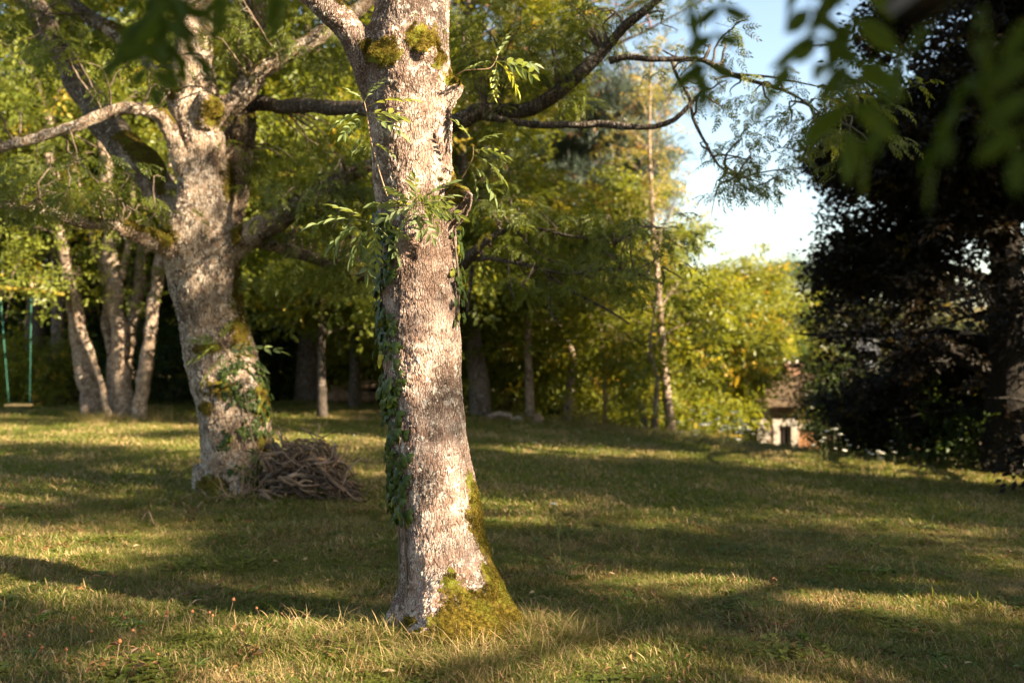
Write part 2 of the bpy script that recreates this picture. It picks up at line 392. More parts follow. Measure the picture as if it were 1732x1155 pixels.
def lit_target(p):
    m = np.zeros(len(p), bool)
    for c, r in TARGETS:
        v = p-c; t = v@S; d = np.linalg.norm(v-t[:, None]*S, axis=1); m |= (t > .35) & (d < r)
    return m
for z in np.arange(2.6, 3.4, .25): TARGETS.append((np.array([-.42, 5.15, z]), .17))
for z in np.arange(.0, 2.5, .2): TARGETS.append((np.array([-.25-.06*(z-1), 5.05, z]), .42))
for X, Y in ((330, 380), (335, 300), (335, 230), (330, 180), (340, 440), (350, 500), (360, 545), (410, 150), (480, 100), (240, 190), (150, 205), (60, 235), (430, 760), (440, 700)): TARGETS.append((P(X, Y, 9.8), .24))
for X, Y, d, r in ((30, 300, 9.2, .5), (90, 310, 9.2, .5), (150, 330, 9.2, .5), (210, 350, 9.3, .4), (255, 305, 9.5, .3), (340, 50, 9.7, .4), (500, 300, 10.8, .5), (600, 250, 10.6, .4), (520, 400, 10.8, .4), (850, 60, 9.2, .5), (100, 100, 10, .5), (100, 320, 9.6, .6), (500, 240, 14, .9), (560, 600, 13, .9), (470, 60, 11, .5), (210, 600, 19, .7), (255, 560, 19, .5), (200, 460, 19, .5), (120, 480, 19, .3),
                   (895, 620, 22, .9), (1125, 620, 22, .9), (700, 340, 4.9, .3), (1620, 90, 1.05, .22), (1700, 40, 1.0, .2), (260, 60, 1.5, .22), (380, 40, 1.52, .2), (1210, 20, 1.4, .15), (560, 560, 19, 1.1), (480, 520, 19, .9), (600, 640, 19, .7), (470, 300, 24, 1.2), (540, 200, 24, 1.2), (880, 400, 27, 1.3), (950, 450, 26, 1.3), (1000, 550, 25, 1.3), (860, 330, 27, 1.3), (900, 560, 24, 1.2), (1050, 480, 25, 1.2), (1390, 50, 1.3, .15), (812, 620, 22, .8), (957, 640, 22.5, .7), (590, 300, 22, .9), (1000, 280, 25, 1.0), (950, 600, 24, .8), (1070, 200, 25, .9), (1400, 640, 24, .5), (1215, 748, 18, .8), (1265, 755, 18, .5), (1430, 775, 16.6, .8), (640, 230, 5, .2), (560, 110, 5.2, .2)): TARGETS.append((P(X, Y, d), r))
def lit_back(p):                      # crown leaves removed so the sun reaches the wood edge behind
    m = np.zeros(len(p), bool)
    for y0 in (20.5, 22.5, 25, 28):
        t = (p[:, 1]-y0)/S[1]; q = p-S*t[:, None]; m |= (q[:, 0] > -14) & (q[:, 0] < 9) & (q[:, 2] > .2) & (q[:, 2] < 10)
    return m & (rng.random(len(p)) < .95)
def sun_cull(p, keep=.04, back=True):  # drops sprays whose shadow would fall on the chosen lit places
    m = lit_ground(p) | lit_target(p)
    if back: m |= lit_back(p)
    return ~m | (rng.random(len(p)) < keep)

GAPS = [(1264, 1366, 688, 775, 28.8, 1.0), (1268, 1345, 645, 690, 28.7, .7), (1325, 1356, 615, 650, 31, .75), (884, 908, 520, 720, 21.4, .85), (1108, 1146, 480, 750, 21.9, .85), (1014, 1029, 590, 720, 21.9, .9), (944, 972, 590, 712, 22.4, .85), (790, 834, 520, 722, 21.7, .9), (1094, 1113, 540, 735, 20.9, .7)]
def open_gaps(p):                     # places where the leaves part before the cottage and before the pale stems
    X = 866+F*p[:, 0]/np.maximum(p[:, 1], 1); Y = 577.5+F*(1.5-p[:, 2])/np.maximum(p[:, 1], 1); m = np.ones(len(p), bool)
    for a, b, c, d, yy, pr in GAPS: m &= ~((X > a-12) & (X < b+8) & (Y > c) & (Y < d) & (p[:, 1] < yy) & (p[:, 1] > 12) & (rng.random(len(p)) < pr))
    return m
# ------------------------------------------------------------------ a grown tree: tapered tubes plus the places of its sprays
def grow(T, path, rad, r, n_limb=14, t0=.35, L=3.0, prof=None, up=.5, droop=-.05, n_spray=2000, spread=.28, nt=7, sub=5, limbs_n=6):
    path = np.asarray(path, float); rad = np.asarray(rad, float); pp, rr = catmull(path, rad, .35)
    T.add(pp, rr, nt*2, wob=.06); cum = np.concatenate([[0], np.cumsum(np.linalg.norm(np.diff(pp, axis=0), axis=1))]); cum /= cum[-1]
    at = lambda t: np.array([np.interp(t, cum, pp[:, c]) for c in range(3)])
    prof = prof or (lambda t: math.sin(PI*(.18+.72*t))**.7)
    seg = []
    for i in range(n_limb):
        u = (i+r.random())/n_limb; t = t0+(1-t0)*u; o = at(t); az = i*2.4+r.uniform(-.5, .5); e = up+r.uniform(-.2, .25)
        ln = L*prof(u)*r.uniform(.75, 1.15); pts = [o]; a = az
        for k in range(6):
            d = np.array([math.cos(a)*math.cos(e), math.sin(a)*math.cos(e), math.sin(e)]); pts.append(pts[-1]+d*ln/6); a += r.normal(0, .16); e += (droop-e)*.13+r.normal(0, .08)
        r0 = max(.012, np.interp(t, cum, rr)*r.uniform(.35, .5)); T.add(pts, np.linspace(r0, .006, 7), limbs_n, wob=.05, cap=False)
        pts = np.array(pts); seg += [(pts[k], pts[k+1], 1.0) for k in range(2, 6)]
        for j in range(sub):
            k = 1+int(j/sub*5); b = pts[k]+(pts[k+1]-pts[k])*r.random(); a2 = az+(1 if j % 2 else -1)*r.uniform(.5, 1.2); e2 = e+r.uniform(-.3, .5); sl = ln*.42*(1.15-k*.12)*r.uniform(.7, 1.2); q = [b]
            for m in range(4):
                d = np.array([math.cos(a2)*math.cos(e2), math.sin(a2)*math.cos(e2), math.sin(e2)]); q.append(q[-1]+d*sl/4); a2 += r.normal(0, .2); e2 += (droop-e2)*.2+r.normal(0, .1)
            T.add(q, np.linspace(max(.008, r0*.4), .004, 5), 5, cap=False); seg += [(q[m], q[m+1], 1.3) for m in range(1, 4)]
    w_ = np.array([s[2]*np.linalg.norm(s[1]-s[0]) for s in seg]); w_ /= w_.sum()
    idx = r.choice(len(seg), n_spray, p=w_); A = np.array([seg[i][0] for i in idx]); B = np.array([seg[i][1] for i in idx])
    p = A+(B-A)*r.random((n_spray, 1))+r.normal(0, spread, (n_spray, 3))*np.array([1, 1, .75])
    return p, at
def spray_rot(p, c, r, pitch=0.0):
    az = np.arctan2(p[:, 1]-c[1], p[:, 0]-c[0])+r.normal(0, .9, len(p))
    return np.stack([r.normal(0, .5, len(p)), pitch+r.normal(0, .45, len(p)), az], -1)

def tree(name, label, X, d, H, r0, L, leaf='green', N=2200, path=None, t0=.3, n_limb=15, up=.5, droop=-.05, scale=(1.0, 1.7), bark_='bark_grey', cat='tree', group=None, seed=0,
         spread=.3, x=None, prof=None, cull=False, lean=(0, 0), pitch=.1, crown_name='crown', sub=5, prune=None):
    r = np.random.default_rng(1000+seed); x = (X-866)/F*d if x is None else x; z = g1(x, d); base = np.array([x, d, z])
    t = thing(name, base, label, cat, group)
    if path is None:
        k = np.linspace(0, 1, 6); path = [base+np.array([lean[0]*q+r.normal(0, .12)*q, lean[1]*q+r.normal(0, .12)*q, H*.93*q-.15*(q == 0)]) for q in k]
        rad = [r0*(1.25 if q == 0 else 1-.85*q) for q in k]
    else:
        pp = [P(a, b, dd) for a, b, dd, _ in path]; rad = [wd/2/F*dd for _, _, dd, wd in path]
        pp[0][2] = g1(pp[0][0], pp[0][1])-.1; path = pp
    T = Tubes(); p, at = grow(T, path, rad, r, n_limb, t0, L, prof, up, droop, N, spread, sub=sub)
    T.build('trunk', M[bark_], t)
    p = p[p[:, 2] > gz(p[:, 0], p[:, 1])+.15]
    p = p[open_gaps(p)]
    if prune: p = p[prune(p)]
    if cull: p = p[sun_cull(p, back=cull != 'front')]
    scatter(crown_name, p, spray_rot(p, at(.6), r, pitch), r.uniform(*scale, len(p)), SRC[leaf], t, M[leaf] if leaf in M else None)
    return t

# ================================================================== SETTING: ground
def axis(near, far, n_near, n_far, c=0):
    a = np.linspace(0, near, n_near); b = near+(far-near)*np.linspace(0, 1, n_far+1)[1:]**2.2; h = np.concatenate([a, b]); return h
hx = axis(14, 400, 120, 30); xs = np.concatenate([-hx[:0:-1], hx]); ys = np.concatenate([-np.array([300, 200, 120, 70, 40, 25, 15, 8.]), np.linspace(-4, 36, 330), 36+np.linspace(0, 1, 31)[1:]**2*560])
GX, GY = np.meshgrid(xs, ys); GZ = gz(GX, GY); V = np.stack([GX, GY, GZ], -1).reshape(-1, 3)
V[:, 2] += .006*fbm(V*np.array([6, 6, 0]), 3)*(np.abs(V[:, 1]-14) < 20)
nx, ny = len(xs), len(ys); i = np.arange(ny-1)[:, None]*nx; j = np.arange(nx-1)[None]; Q = np.stack([i+j, i+j+1, i+nx+j+1, i+nx+j], -1).reshape(-1, 4)
k = NM('lawn_soil'); p = k.pos()
n1 = k.noise(p, 1.3, 6, .6); n2 = k.noise(p, 22, 6, .7); n3 = k.noise(p, .35, 3); n4 = k.noise(k.vmul(p, (1, 1, 1)), 140, 3, .7)
c = k.mix(k.ramp(n1, .38, .62), (.060, .066, .016), (.125, .100, .040)); c = k.mix(k.ramp(n2, .35, .7), c, (.16, .12, .055)); c = k.mix(k.ramp(n4, .4, .6, 0, .6), c, (.035, .030, .014))
k.bump(k.math('ADD', n2, k.math('MULTIPLY', n4, .5)), .03); k.fin(c, .95, .1)
ground = mk('lawn', mesh('lawn', V, Q, k.m)); ground['kind'] = 'structure'

# ================================================================== hero trunks: tubes fused into one skin, then bark relief
def fuse(name, T, voxel, mat, parent, moss_fn, lump=.012, smooth_it=6):
    me = mesh(name, np.vstack(T.v), T.f); o = bpy.data.objects.new(name, me); C.objects.link(o)
    md = o.modifiers.new('r', 'REMESH'); md.mode = 'VOXEL'; md.voxel_size = voxel; md.use_smooth_shade = True
    sm = o.modifiers.new('s', 'SMOOTH'); sm.iterations = smooth_it; sm.factor = .5
    bpy.context.view_layer.update(); ev = o.evaluated_get(bpy.context.evaluated_depsgraph_get())
    m2 = bpy.data.meshes.new_from_object(ev); o.modifiers.clear(); o.data = m2; bpy.data.meshes.remove(me); m2.name = name
    n = len(m2.vertices); co = np.empty(n*3, np.float32); m2.vertices.foreach_get('co', co); co = co.reshape(-1, 3).astype(float)
    nr = np.empty(n*3, np.float32); m2.vertex_normals.foreach_get('vector', nr); nr = nr.reshape(-1, 3).astype(float)
    st = np.array([1, 1, .35])
    moss = np.clip(moss_fn(co, nr), 0, 1)
    h = lump*fbm(co*3.2, 3)+lump*.5*fbm(co*st*14, 3)-lump*.35*np.abs(noise3(co*st*42))+moss*lump*.9*(.5+noise3(co*38))
    co = co+nr*h[:, None]; m2.vertices.foreach_set('co', co.astype(np.float32).ravel())
    m2.attributes.new('moss', 'FLOAT', 'POINT').data.foreach_set('value', moss.astype(np.float32))
    m2.polygons.foreach_set('use_smooth', np.ones(len(m2.polygons), bool)); m2.materials.clear(); m2.materials.append(mat); m2.update()
    setpar(o, parent); return o, co, nr
def pxtube(T, rows, n=28, step=.06, wob=0, dx=0):
    pts = [P(a, b, d) for a, b, d, _ in rows]; rad = [w_/2/F*d for _, _, d, w_ in rows]; T.add(pts, rad, n, step, wob)

D1 = 5.2
b1 = P(765, 1062, D1); b1[2] = g1(b1[0], b1[1])
main_tree = thing('ash_tree', b1, 'sharply focused pale barked ash trunk with mossy foot nearest in the middle of the lawn', 'tree')
T = Tubes()
pxtube(T, [(762, 1110, D1, 200), (760, 1062, D1, 176), (757, 1020, D1, 160), (752, 960, D1, 151), (745, 900, D1, 142), (733, 800, D1, 135), (720, 700, D1, 129), (714, 600, D1, 131), (712, 500, D1, 128),
            (711, 400, D1, 124), (702, 330, D1, 132), (695, 250, D1, 136), (690, 150, D1, 148), (688, 80, D1, 142), (699, 10, D1, 124), (698, -60, D1, 128), (698, -150, D1, 122)], 40)
pxtube(T, [(652, 190, 5.2, 62), (632, 120, 5.17, 66), (612, 78, 5.15, 58), (580, 38, 5.12, 50), (545, 6, 5.1, 44), (500, -35, 5.1, 40), (450, -90, 5.1, 36)], 24)
for rows in ([(738, 380, 5.18, 60), (765, 350, 5.15, 56), (781, 322, 5.12, 40)], [(735, 175, 5.18, 60), (762, 150, 5.15, 44), (771, 140, 5.15, 30)], [(705, 110, 5.1, 60), (718, 88, 5.02, 46), (722, 80, 4.99, 30)],
             [(655, 130, 5.12, 50), (645, 96, 5.04, 46), (641, 84, 5.0, 30)], [(706, 430, 5.12, 60), (703, 385, 5.04, 60), (702, 360, 5.02, 40)],
             [(775, 930, 5.15, 80), (812, 1005, 5.12, 84), (855, 1060, 5.08, 62), (915, 1100, 5.04, 34)], [(718, 980, 5.2, 76), (692, 1035, 5.15, 66), (650, 1085, 5.1, 36)],
             [(752, 1000, 5.1, 80), (748, 1060, 4.98, 60), (745, 1105, 4.9, 40)], [(790, 1000, 5.05, 70), (808, 1070, 4.95, 54), (822, 1110, 4.88, 34)], [(760, 1000, 5.3, 90), (760, 1080, 5.5, 60)], [(800, 1000, 5.3, 70), (840, 1070, 5.42, 50)]):
    pxtube(T, rows, 18)
pxtube(T, [(765, 960, 5.16, 130), (768, 1020, 5.1, 150), (772, 1062, 5.06, 176), (775, 1110, 5.02, 200)], 30)
def moss1(co, nr):
    z = co[:, 2]; y = np.maximum(co[:, 1], 1); X = 866+F*co[:, 0]/y; Y = 577.5+F*(1.5-z)/y
    cx = np.interp(Y, [0, 400, 700, 900, 1000, 1100], [699, 711, 720, 745, 755, 762])
    right = smooth(.50, 1.0, nr[:, 0]+.15*noise3(co*5))*smooth(760, 860, Y)*.9
    foot = smooth(950, 1075, Y+40*noise3(co*6)+(X-cx)*.62)*.95
    for a, b, s in ((645, 88, 34), (718, 68, 30), (776, 128, 24), (783, 306, 26), (770, 330, 16), (740, 100, 16)):
        e = np.exp(-(((X-a)/s)**2+((Y-b)/(s*.9))**2)); foot = np.maximum(foot, e*1.05*smooth(-.5, .25, nr[:, 2]+.3))
    lm = smooth(.1, .8, nr[:, 2])*smooth(640, 560, X)*smooth(140, 60, Y)*.8
    return np.maximum(np.maximum(right, foot), lm)
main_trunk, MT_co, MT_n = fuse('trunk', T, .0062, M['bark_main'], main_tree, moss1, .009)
r = np.random.default_rng(21); T = Tubes()
pth = [P(698, -130, D1), P(700, -300, D1), P(690, -600, 5.3), P(700, -1000, 5.4), P(720, -1500, 5.4)]
p, at = grow(T, pth, [.185, .17, .15, .10, .03], r, 16, .3, 3.4, None, .5, 0, 1500, .3); T.build('upper_trunk', M['bark_pale'], main_tree)
T = Tubes(); p2, _ = grow(T, [P(452, -88, 5.1), P(330, -190, 5.0), P(200, -340, 5.0), P(90, -520, 4.8)], [.055, .05, .04, .015], r, 7, .3, 1.6, None, .3, 0, 300, .25); T.build('limb', M['bark_pale'], main_tree)
p = np.vstack([p, p2]); p = p[(p[:, 2] > 3.9) & ((p[:, 2]-1.5)/np.maximum(p[:, 1], .3) > .40)]; p = p[sun_cull(p)]
scatter('crown', p, spray_rot(p, at(.5), r, .25), r.uniform(.9, 1.3, len(p)), SRC['ash'], main_tree, M['ash'])

def moss_tuft(r):
    V, Fc = [], []
    for j in range(14):
        a = r.uniform(0, 6.28); t = r.uniform(.1, 1.2); d = np.array([math.cos(a)*math.sin(t), math.sin(a)*math.sin(t), math.cos(t)]); o = np.array([r.normal(0, .004), r.normal(0, .004), -.002]); s_ = np.cross(d, r.normal(0, 1, 3)); s_ /= np.linalg.norm(s_); L = r.uniform(.007, .015); k = len(V); V += [o-s_*.0016, o+s_*.0016, o+d*L]; Fc.append((k, k+1, k+2))
    return mesh('moss', V, Fc, M['moss'], False)
M['moss'] = leafmat('moss', (.07, .054, .008), (.18, .135, .020), (.07, .08, .012), .2, trans=.25, tcol=(1.3, 1.2, .6), rough=.8, spec=.1, patch=9)
SRC['moss'] = src('moss', [moss_tuft(r_) for _ in range(4)])
def moss_fuzz(o, co, nr, parent, n, thr, sc):
    mv = np.empty(len(o.data.vertices), np.float32); o.data.attributes['moss'].data.foreach_get('value', mv); f = mv+.5*fbm(co*9, 3)
    i = np.flatnonzero((f > thr) & (nr[:, 1] < .5)); i = rng.choice(i, min(n, len(i)), replace=False); nn = nr[i]
    rx = np.arctan2(np.hypot(nn[:, 0], nn[:, 1]), nn[:, 2]); az = np.arctan2(nn[:, 0], -nn[:, 1])
    scatter('moss', co[i]+nn*.003, np.stack([rx, 0*rx, az], -1), rng.uniform(*sc, len(i)), SRC['moss'], parent, M['moss'])
moss_fuzz(main_trunk, MT_co, MT_n, main_tree, 26000, .62, (.6, 1.3))
# ------------------------------------------------------------------ the second, big ash
D2 = 10.0
b2 = P(402, 835, D2); b2[2] = g1(b2[0], b2[1])
big_tree = thing('ash_tree', b2, 'big leaning ash with mossy crotch, ivy foot and spreading limbs beside the brushwood heap', 'tree')
T = Tubes()
pxtube(T, [(405, 880, D2, 150), (404, 840, D2, 132), (403, 800, D2, 120), (400, 750, D2, 114), (394, 700, D2, 114), (385, 650, D2, 116), (372, 600, D2, 116), (360, 550, D2, 106), (350, 500, D2, 110), (341, 450, D2, 118),
            (337, 400, D2, 118), (342, 350, D2, 96), (343, 300, D2, 80), (341, 250, D2, 74), (332, 200, D2, 84), (325, 150, D2, 82), (326, 90, D2, 66), (330, 20, D2, 60), (325, -60, D2, 54), (320, -160, D2, 48)], 36, .1)
limbs2 = {
 'a': [(352, 215, 10, 50), (375, 190, 9.98, 42), (408, 160, 9.95, 34), (440, 128, 9.95, 29), (472, 100, 9.9, 28), (520, 72, 9.9, 26), (565, 48, 9.9, 24), (600, 22, 9.9, 22), (640, -10, 9.9, 20), (690, -60, 9.9, 18)],
 'b': [(310, 290, 9.9, 34), (298, 255, 9.8, 27), (287, 222, 9.75, 25), (270, 198, 9.7, 24), (240, 184, 9.65, 22), (205, 183, 9.6, 22), (172, 193, 9.55, 20), (130, 212, 9.5, 18), (85, 228, 9.5, 18), (40, 240, 9.5, 17), (-30, 262, 9.5, 15), (-120, 280, 9.5, 12)],
 'c': [(320, 380, 10.2, 80), (285, 340, 10.4, 62), (245, 285, 10.6, 54), (205, 245, 10.8, 50), (160, 180, 11, 48), (115, 110, 11.2, 46), (75, 45, 11.3, 44), (35, -30, 11.4, 38), (0, -110, 11.4, 34)],
 'd': [(310, 430, 9.9, 50), (280, 418, 9.7, 34), (245, 402, 9.5, 28), (205, 386, 9.35, 24), (160, 378, 9.2, 20), (110, 368, 9.1, 17), (50, 352, 9, 14), (-30, 345, 9, 10)],
 'e': [(365, 440, 10, 60), (405, 408, 9.95, 44), (440, 386, 9.9, 38), (485, 358, 9.9, 33), (530, 330, 9.9, 29), (575, 304, 9.95, 26), (620, 282, 10, 24), (680, 262, 10.2, 20), (760, 240, 10.4, 16)],
 'f': [(372, 380, 10.2, 70), (392, 320, 10.3, 56), (402, 250, 10.4, 50), (410, 190, 10.45, 46), (418, 120, 10.5, 44), (428, 40, 10.5, 42), (434, -40, 10.5, 38), (440, -130, 10.5, 34)],
 'g': [(310, 170, 10.1, 46), (270, 115, 10.3, 32), (225, 78, 10.5, 28), (180, 45, 10.6, 24), (120, 0, 10.7, 20), (60, -60, 10.8, 16)],
 'h': [(375, 420, 10.1, 40), (420, 405, 10.3, 26), (480, 420, 10.4, 20), (540, 440, 10.5, 18), (600, 462, 10.6, 17), (660, 485, 10.6, 15), (730, 500, 10.6, 12)]}
for kx, rows in limbs2.items():
    if kx in 'acefbdgh': pxtube(T, rows[:4], 20, .1)
for rows in ([(362, 790, 10, 70), (352, 850, 10, 56)], [(445, 790, 10, 60), (460, 838, 9.95, 44), (468, 862, 9.9, 26)], [(400, 780, 9.8, 90), (395, 850, 9.55, 60), (390, 880, 9.4, 30)],
             [(360, 195, 9.85, 40), (352, 175, 9.8, 50), (345, 215, 9.85, 30)], [(315, 395, 9.85, 40), (306, 340, 9.85, 26)]): pxtube(T, rows, 18, .1)
def moss2(co, nr):
    z = co[:, 2]; y = np.maximum(co[:, 1], 1); X = 866+F*co[:, 0]/y; Y = 577.5+F*(1.5-z)/y
    m = 0*z
    for a, b, sx, sy in ((358, 188, 24, 28), (293, 155, 16, 14), (385, 310, 14, 34), (402, 490, 14, 40), (405, 560, 20, 40), (350, 590, 30, 10), (350, 690, 14, 14), (280, 400, 24, 20), (445, 760, 14, 30), (400, 400, 12, 20), (360, 822, 26, 20), (375, 660, 30, 20), (445, 680, 20, 40)):
        m = np.maximum(m, np.exp(-(((X-a)/sx)**2+((Y-b)/sy)**2))*1.0)
    up_ = smooth(.0, .6, nr[:, 2])*smooth(290, 270, X)*.9
    return np.maximum(m, up_)
big_trunk, BT_co, BT_n = fuse('trunk', T, .0135, M['bark_big'], big_tree, moss2, .018)
moss_fuzz(big_trunk, BT_co, BT_n, big_tree, 9000, .6, (1.3, 2.4))
class Blobs:
    """hand placed boughs: twigs that run out from the nearest limb and carry the sprays"""
    def __init__(s, seed): s.r = np.random.default_rng(seed); s.anch = []; s.T = Tubes(); s.p = []; s.c = []
    def limb(s, name, rows, mat, parent, moss=None, n=12):
        T = Tubes(); pts = [P(a, b, d) for a, b, d, _ in rows]; rad = [w_/2/F*d for _, _, d, w_ in rows]
        pp, rr = catmull(pts, rad, .12); pp = pp+np.stack([noise3(pp*2.2+k_*9)*.5 for k_ in range(3)], -1)*rr[:, None]*1.1
        T.add(pp, rr, n, wob=.26); o = T.build(name, mat, parent); s.anch += list(pp)
        if moss is not None:
            nn = len(o.data.vertices); nr = np.empty(nn*3, np.float32); o.data.vertex_normals.foreach_get('vector', nr)
            co = np.empty(nn*3, np.float32); o.data.vertices.foreach_get('co', co); co = co.reshape(-1, 3)
            mv = moss*smooth(-.1, .6, nr.reshape(-1, 3)[:, 2])*smooth(-.25, .15, noise3(co*2.3))
            o.data.attributes.new('moss', 'FLOAT', 'POINT').data.foreach_set('value', mv.astype(np.float32))
        return o
    def blob(s, X, Y, d, rx, ry, n, rd=.8, twigs=5):
        r = s.r; c = P(X, Y, d); A = np.array(s.anch); RX, RY = rx/F*d, ry/F*d
        for t in range(twigs):
            v = r.normal(0, 1, 3); v /= np.linalg.norm(v); e = c+v*np.array([RX, rd, RY])*r.uniform(.55, 1); dd = np.linalg.norm(A-(c*.6+e*.4), axis=1); i = int(np.argmin(dd)); a = A[i]
            m1 = a+(e-a)*.45+np.array([0, 0, .12*np.linalg.norm(e-a)])+r.normal(0, .06, 3); m2 = a+(e-a)*.78+np.array([0, 0, .05])+r.normal(0, .06, 3)
            q, rr = catmull([a, m1, m2, e], [.013, .009, .006, .003], .08); q = q+r.normal(0, .006, q.shape); s.T.add(q, rr, 5, cap=False)
            k_ = max(1, int(n/twigs)); tt = r.uniform(.5, 1, k_); pts = np.array([np.array([np.interp(u, np.linspace(0, 1, len(q)), q[:, cc]) for cc in range(3)]) for u in tt])
            pts = pts+r.normal(0, 1, (k_, 3))*np.array([RX, rd, RY])*.36
            s.p.append(pts); s.c.append(np.repeat(a[None], k_, 0))
    def done(s, parent, mat, leaf, scale, pitch=.3, cull=False, name='crown'):
        s.T.build('twigs', mat, parent)['kind'] = 'stuff'
        p = np.vstack(s.p); c = np.vstack(s.c); r = s.r
        if cull: k_ = ~lit_target(p) | (r.random(len(p)) < .3); p, c = p[k_], c[k_]
        az = np.arctan2(p[:, 1]-c[:, 1], p[:, 0]-c[:, 0])+r.normal(0, .8, len(p))
        scatter(name, p, np.stack([r.normal(0, .45, len(p)), pitch+r.normal(0, .4, len(p)), az], -1), r.uniform(*scale, len(p)), SRC[leaf], parent, M[leaf])
B = Blobs(31)
for kx, rows in limbs2.items(): B.limb('limb', rows[2:], M['bark_limb_shaded' if kx in 'cefgh' else 'bark_big'], big_tree, {'a': .5, 'b': 1.0, 'd': 1.0, 'c': .3}.get(kx, .15), 14)
limbs_r = [
 [(420, 176, 10.4, 30), (470, 178, 10.2, 24), (540, 182, 9.6, 24), (640, 190, 9.2, 26), (720, 215, 9, 28), (765, 208, 9, 30), (805, 196, 9, 31), (860, 190, 9, 27), (900, 180, 8.9, 25), (950, 155, 8.8, 24), (985, 125, 8.7, 22), (1020, 88, 8.7, 19), (1055, 45, 8.6, 17), (1100, 10, 8.6, 14), (1160, -40, 8.6, 10)],
 [(800, 196, 9, 16), (845, 203, 8.9, 12), (900, 211, 8.8, 12), (960, 211, 8.7, 12), (1010, 211, 8.7, 12), (1060, 215, 8.6, 12), (1105, 216, 8.6, 10), (1140, 204, 8.6, 9), (1165, 180, 8.6, 8), (1192, 152, 8.6, 5)],
 [(1030, 105, 8.7, 13), (1060, 97, 8.65, 11), (1100, 99, 8.6, 10), (1145, 101, 8.6, 9), (1190, 103, 8.5, 9), (1235, 126, 8.5, 8), (1290, 142, 8.5, 7), (1340, 160, 8.5, 5), (1400, 200, 8.5, 3)],
 [(1135, 101, 8.6, 6), (1146, 130, 8.6, 6), (1166, 165, 8.6, 6), (1172, 200, 8.6, 6), (1195, 245, 8.6, 5), (1215, 280, 8.6, 4), (1245, 300, 8.6, 3)],
 [(1240, 126, 8.5, 5), (1300, 130, 8.4, 4), (1350, 140, 8.4, 3), (1400, 150, 8.4, 2)],
 [(660, 480, 10.3, 16), (720, 480, 9.8, 18), (775, 455, 9.5, 20), (800, 432, 9.3, 18), (830, 402, 9.2, 12), (862, 386, 9.2, 8), (905, 386, 9.1, 6), (960, 398, 9.1, 5), (1040, 410, 9.1, 3)],
 [(785, 442, 9.4, 10), (830, 438, 9.3, 8), (880, 447, 9.2, 7), (925, 458, 9.1, 7), (975, 462, 9.1, 6), (1020, 455, 9.1, 5), (1070, 460, 9.1, 4), (1120, 480, 9.1, 3)],
 [(920, 458, 9.1, 6), (950, 480, 9.1, 5), (990, 505, 9.1, 5), (1030, 525, 9.1, 4), (1065, 548, 9.1, 3)],
 [(860, 446, 9.2, 4), (862, 480, 9.2, 4), (870, 510, 9.2, 3)], [(925, 460, 9.1, 5), (932, 490, 9.1, 4), (928, 520, 9.1, 4), (945, 550, 9.1, 3)],
 [(872, 387, 9.2, 5), (900, 420, 9.1, 4), (930, 440, 9.1, 4), (1000, 470, 9.1, 3)], [(800, 450, 9.4, 8), (795, 490, 9.4, 6), (790, 530, 9.4, 4)]]
for rows in limbs_r: B.limb('limb', rows, M['bark_dark'], big_tree, None, 10)
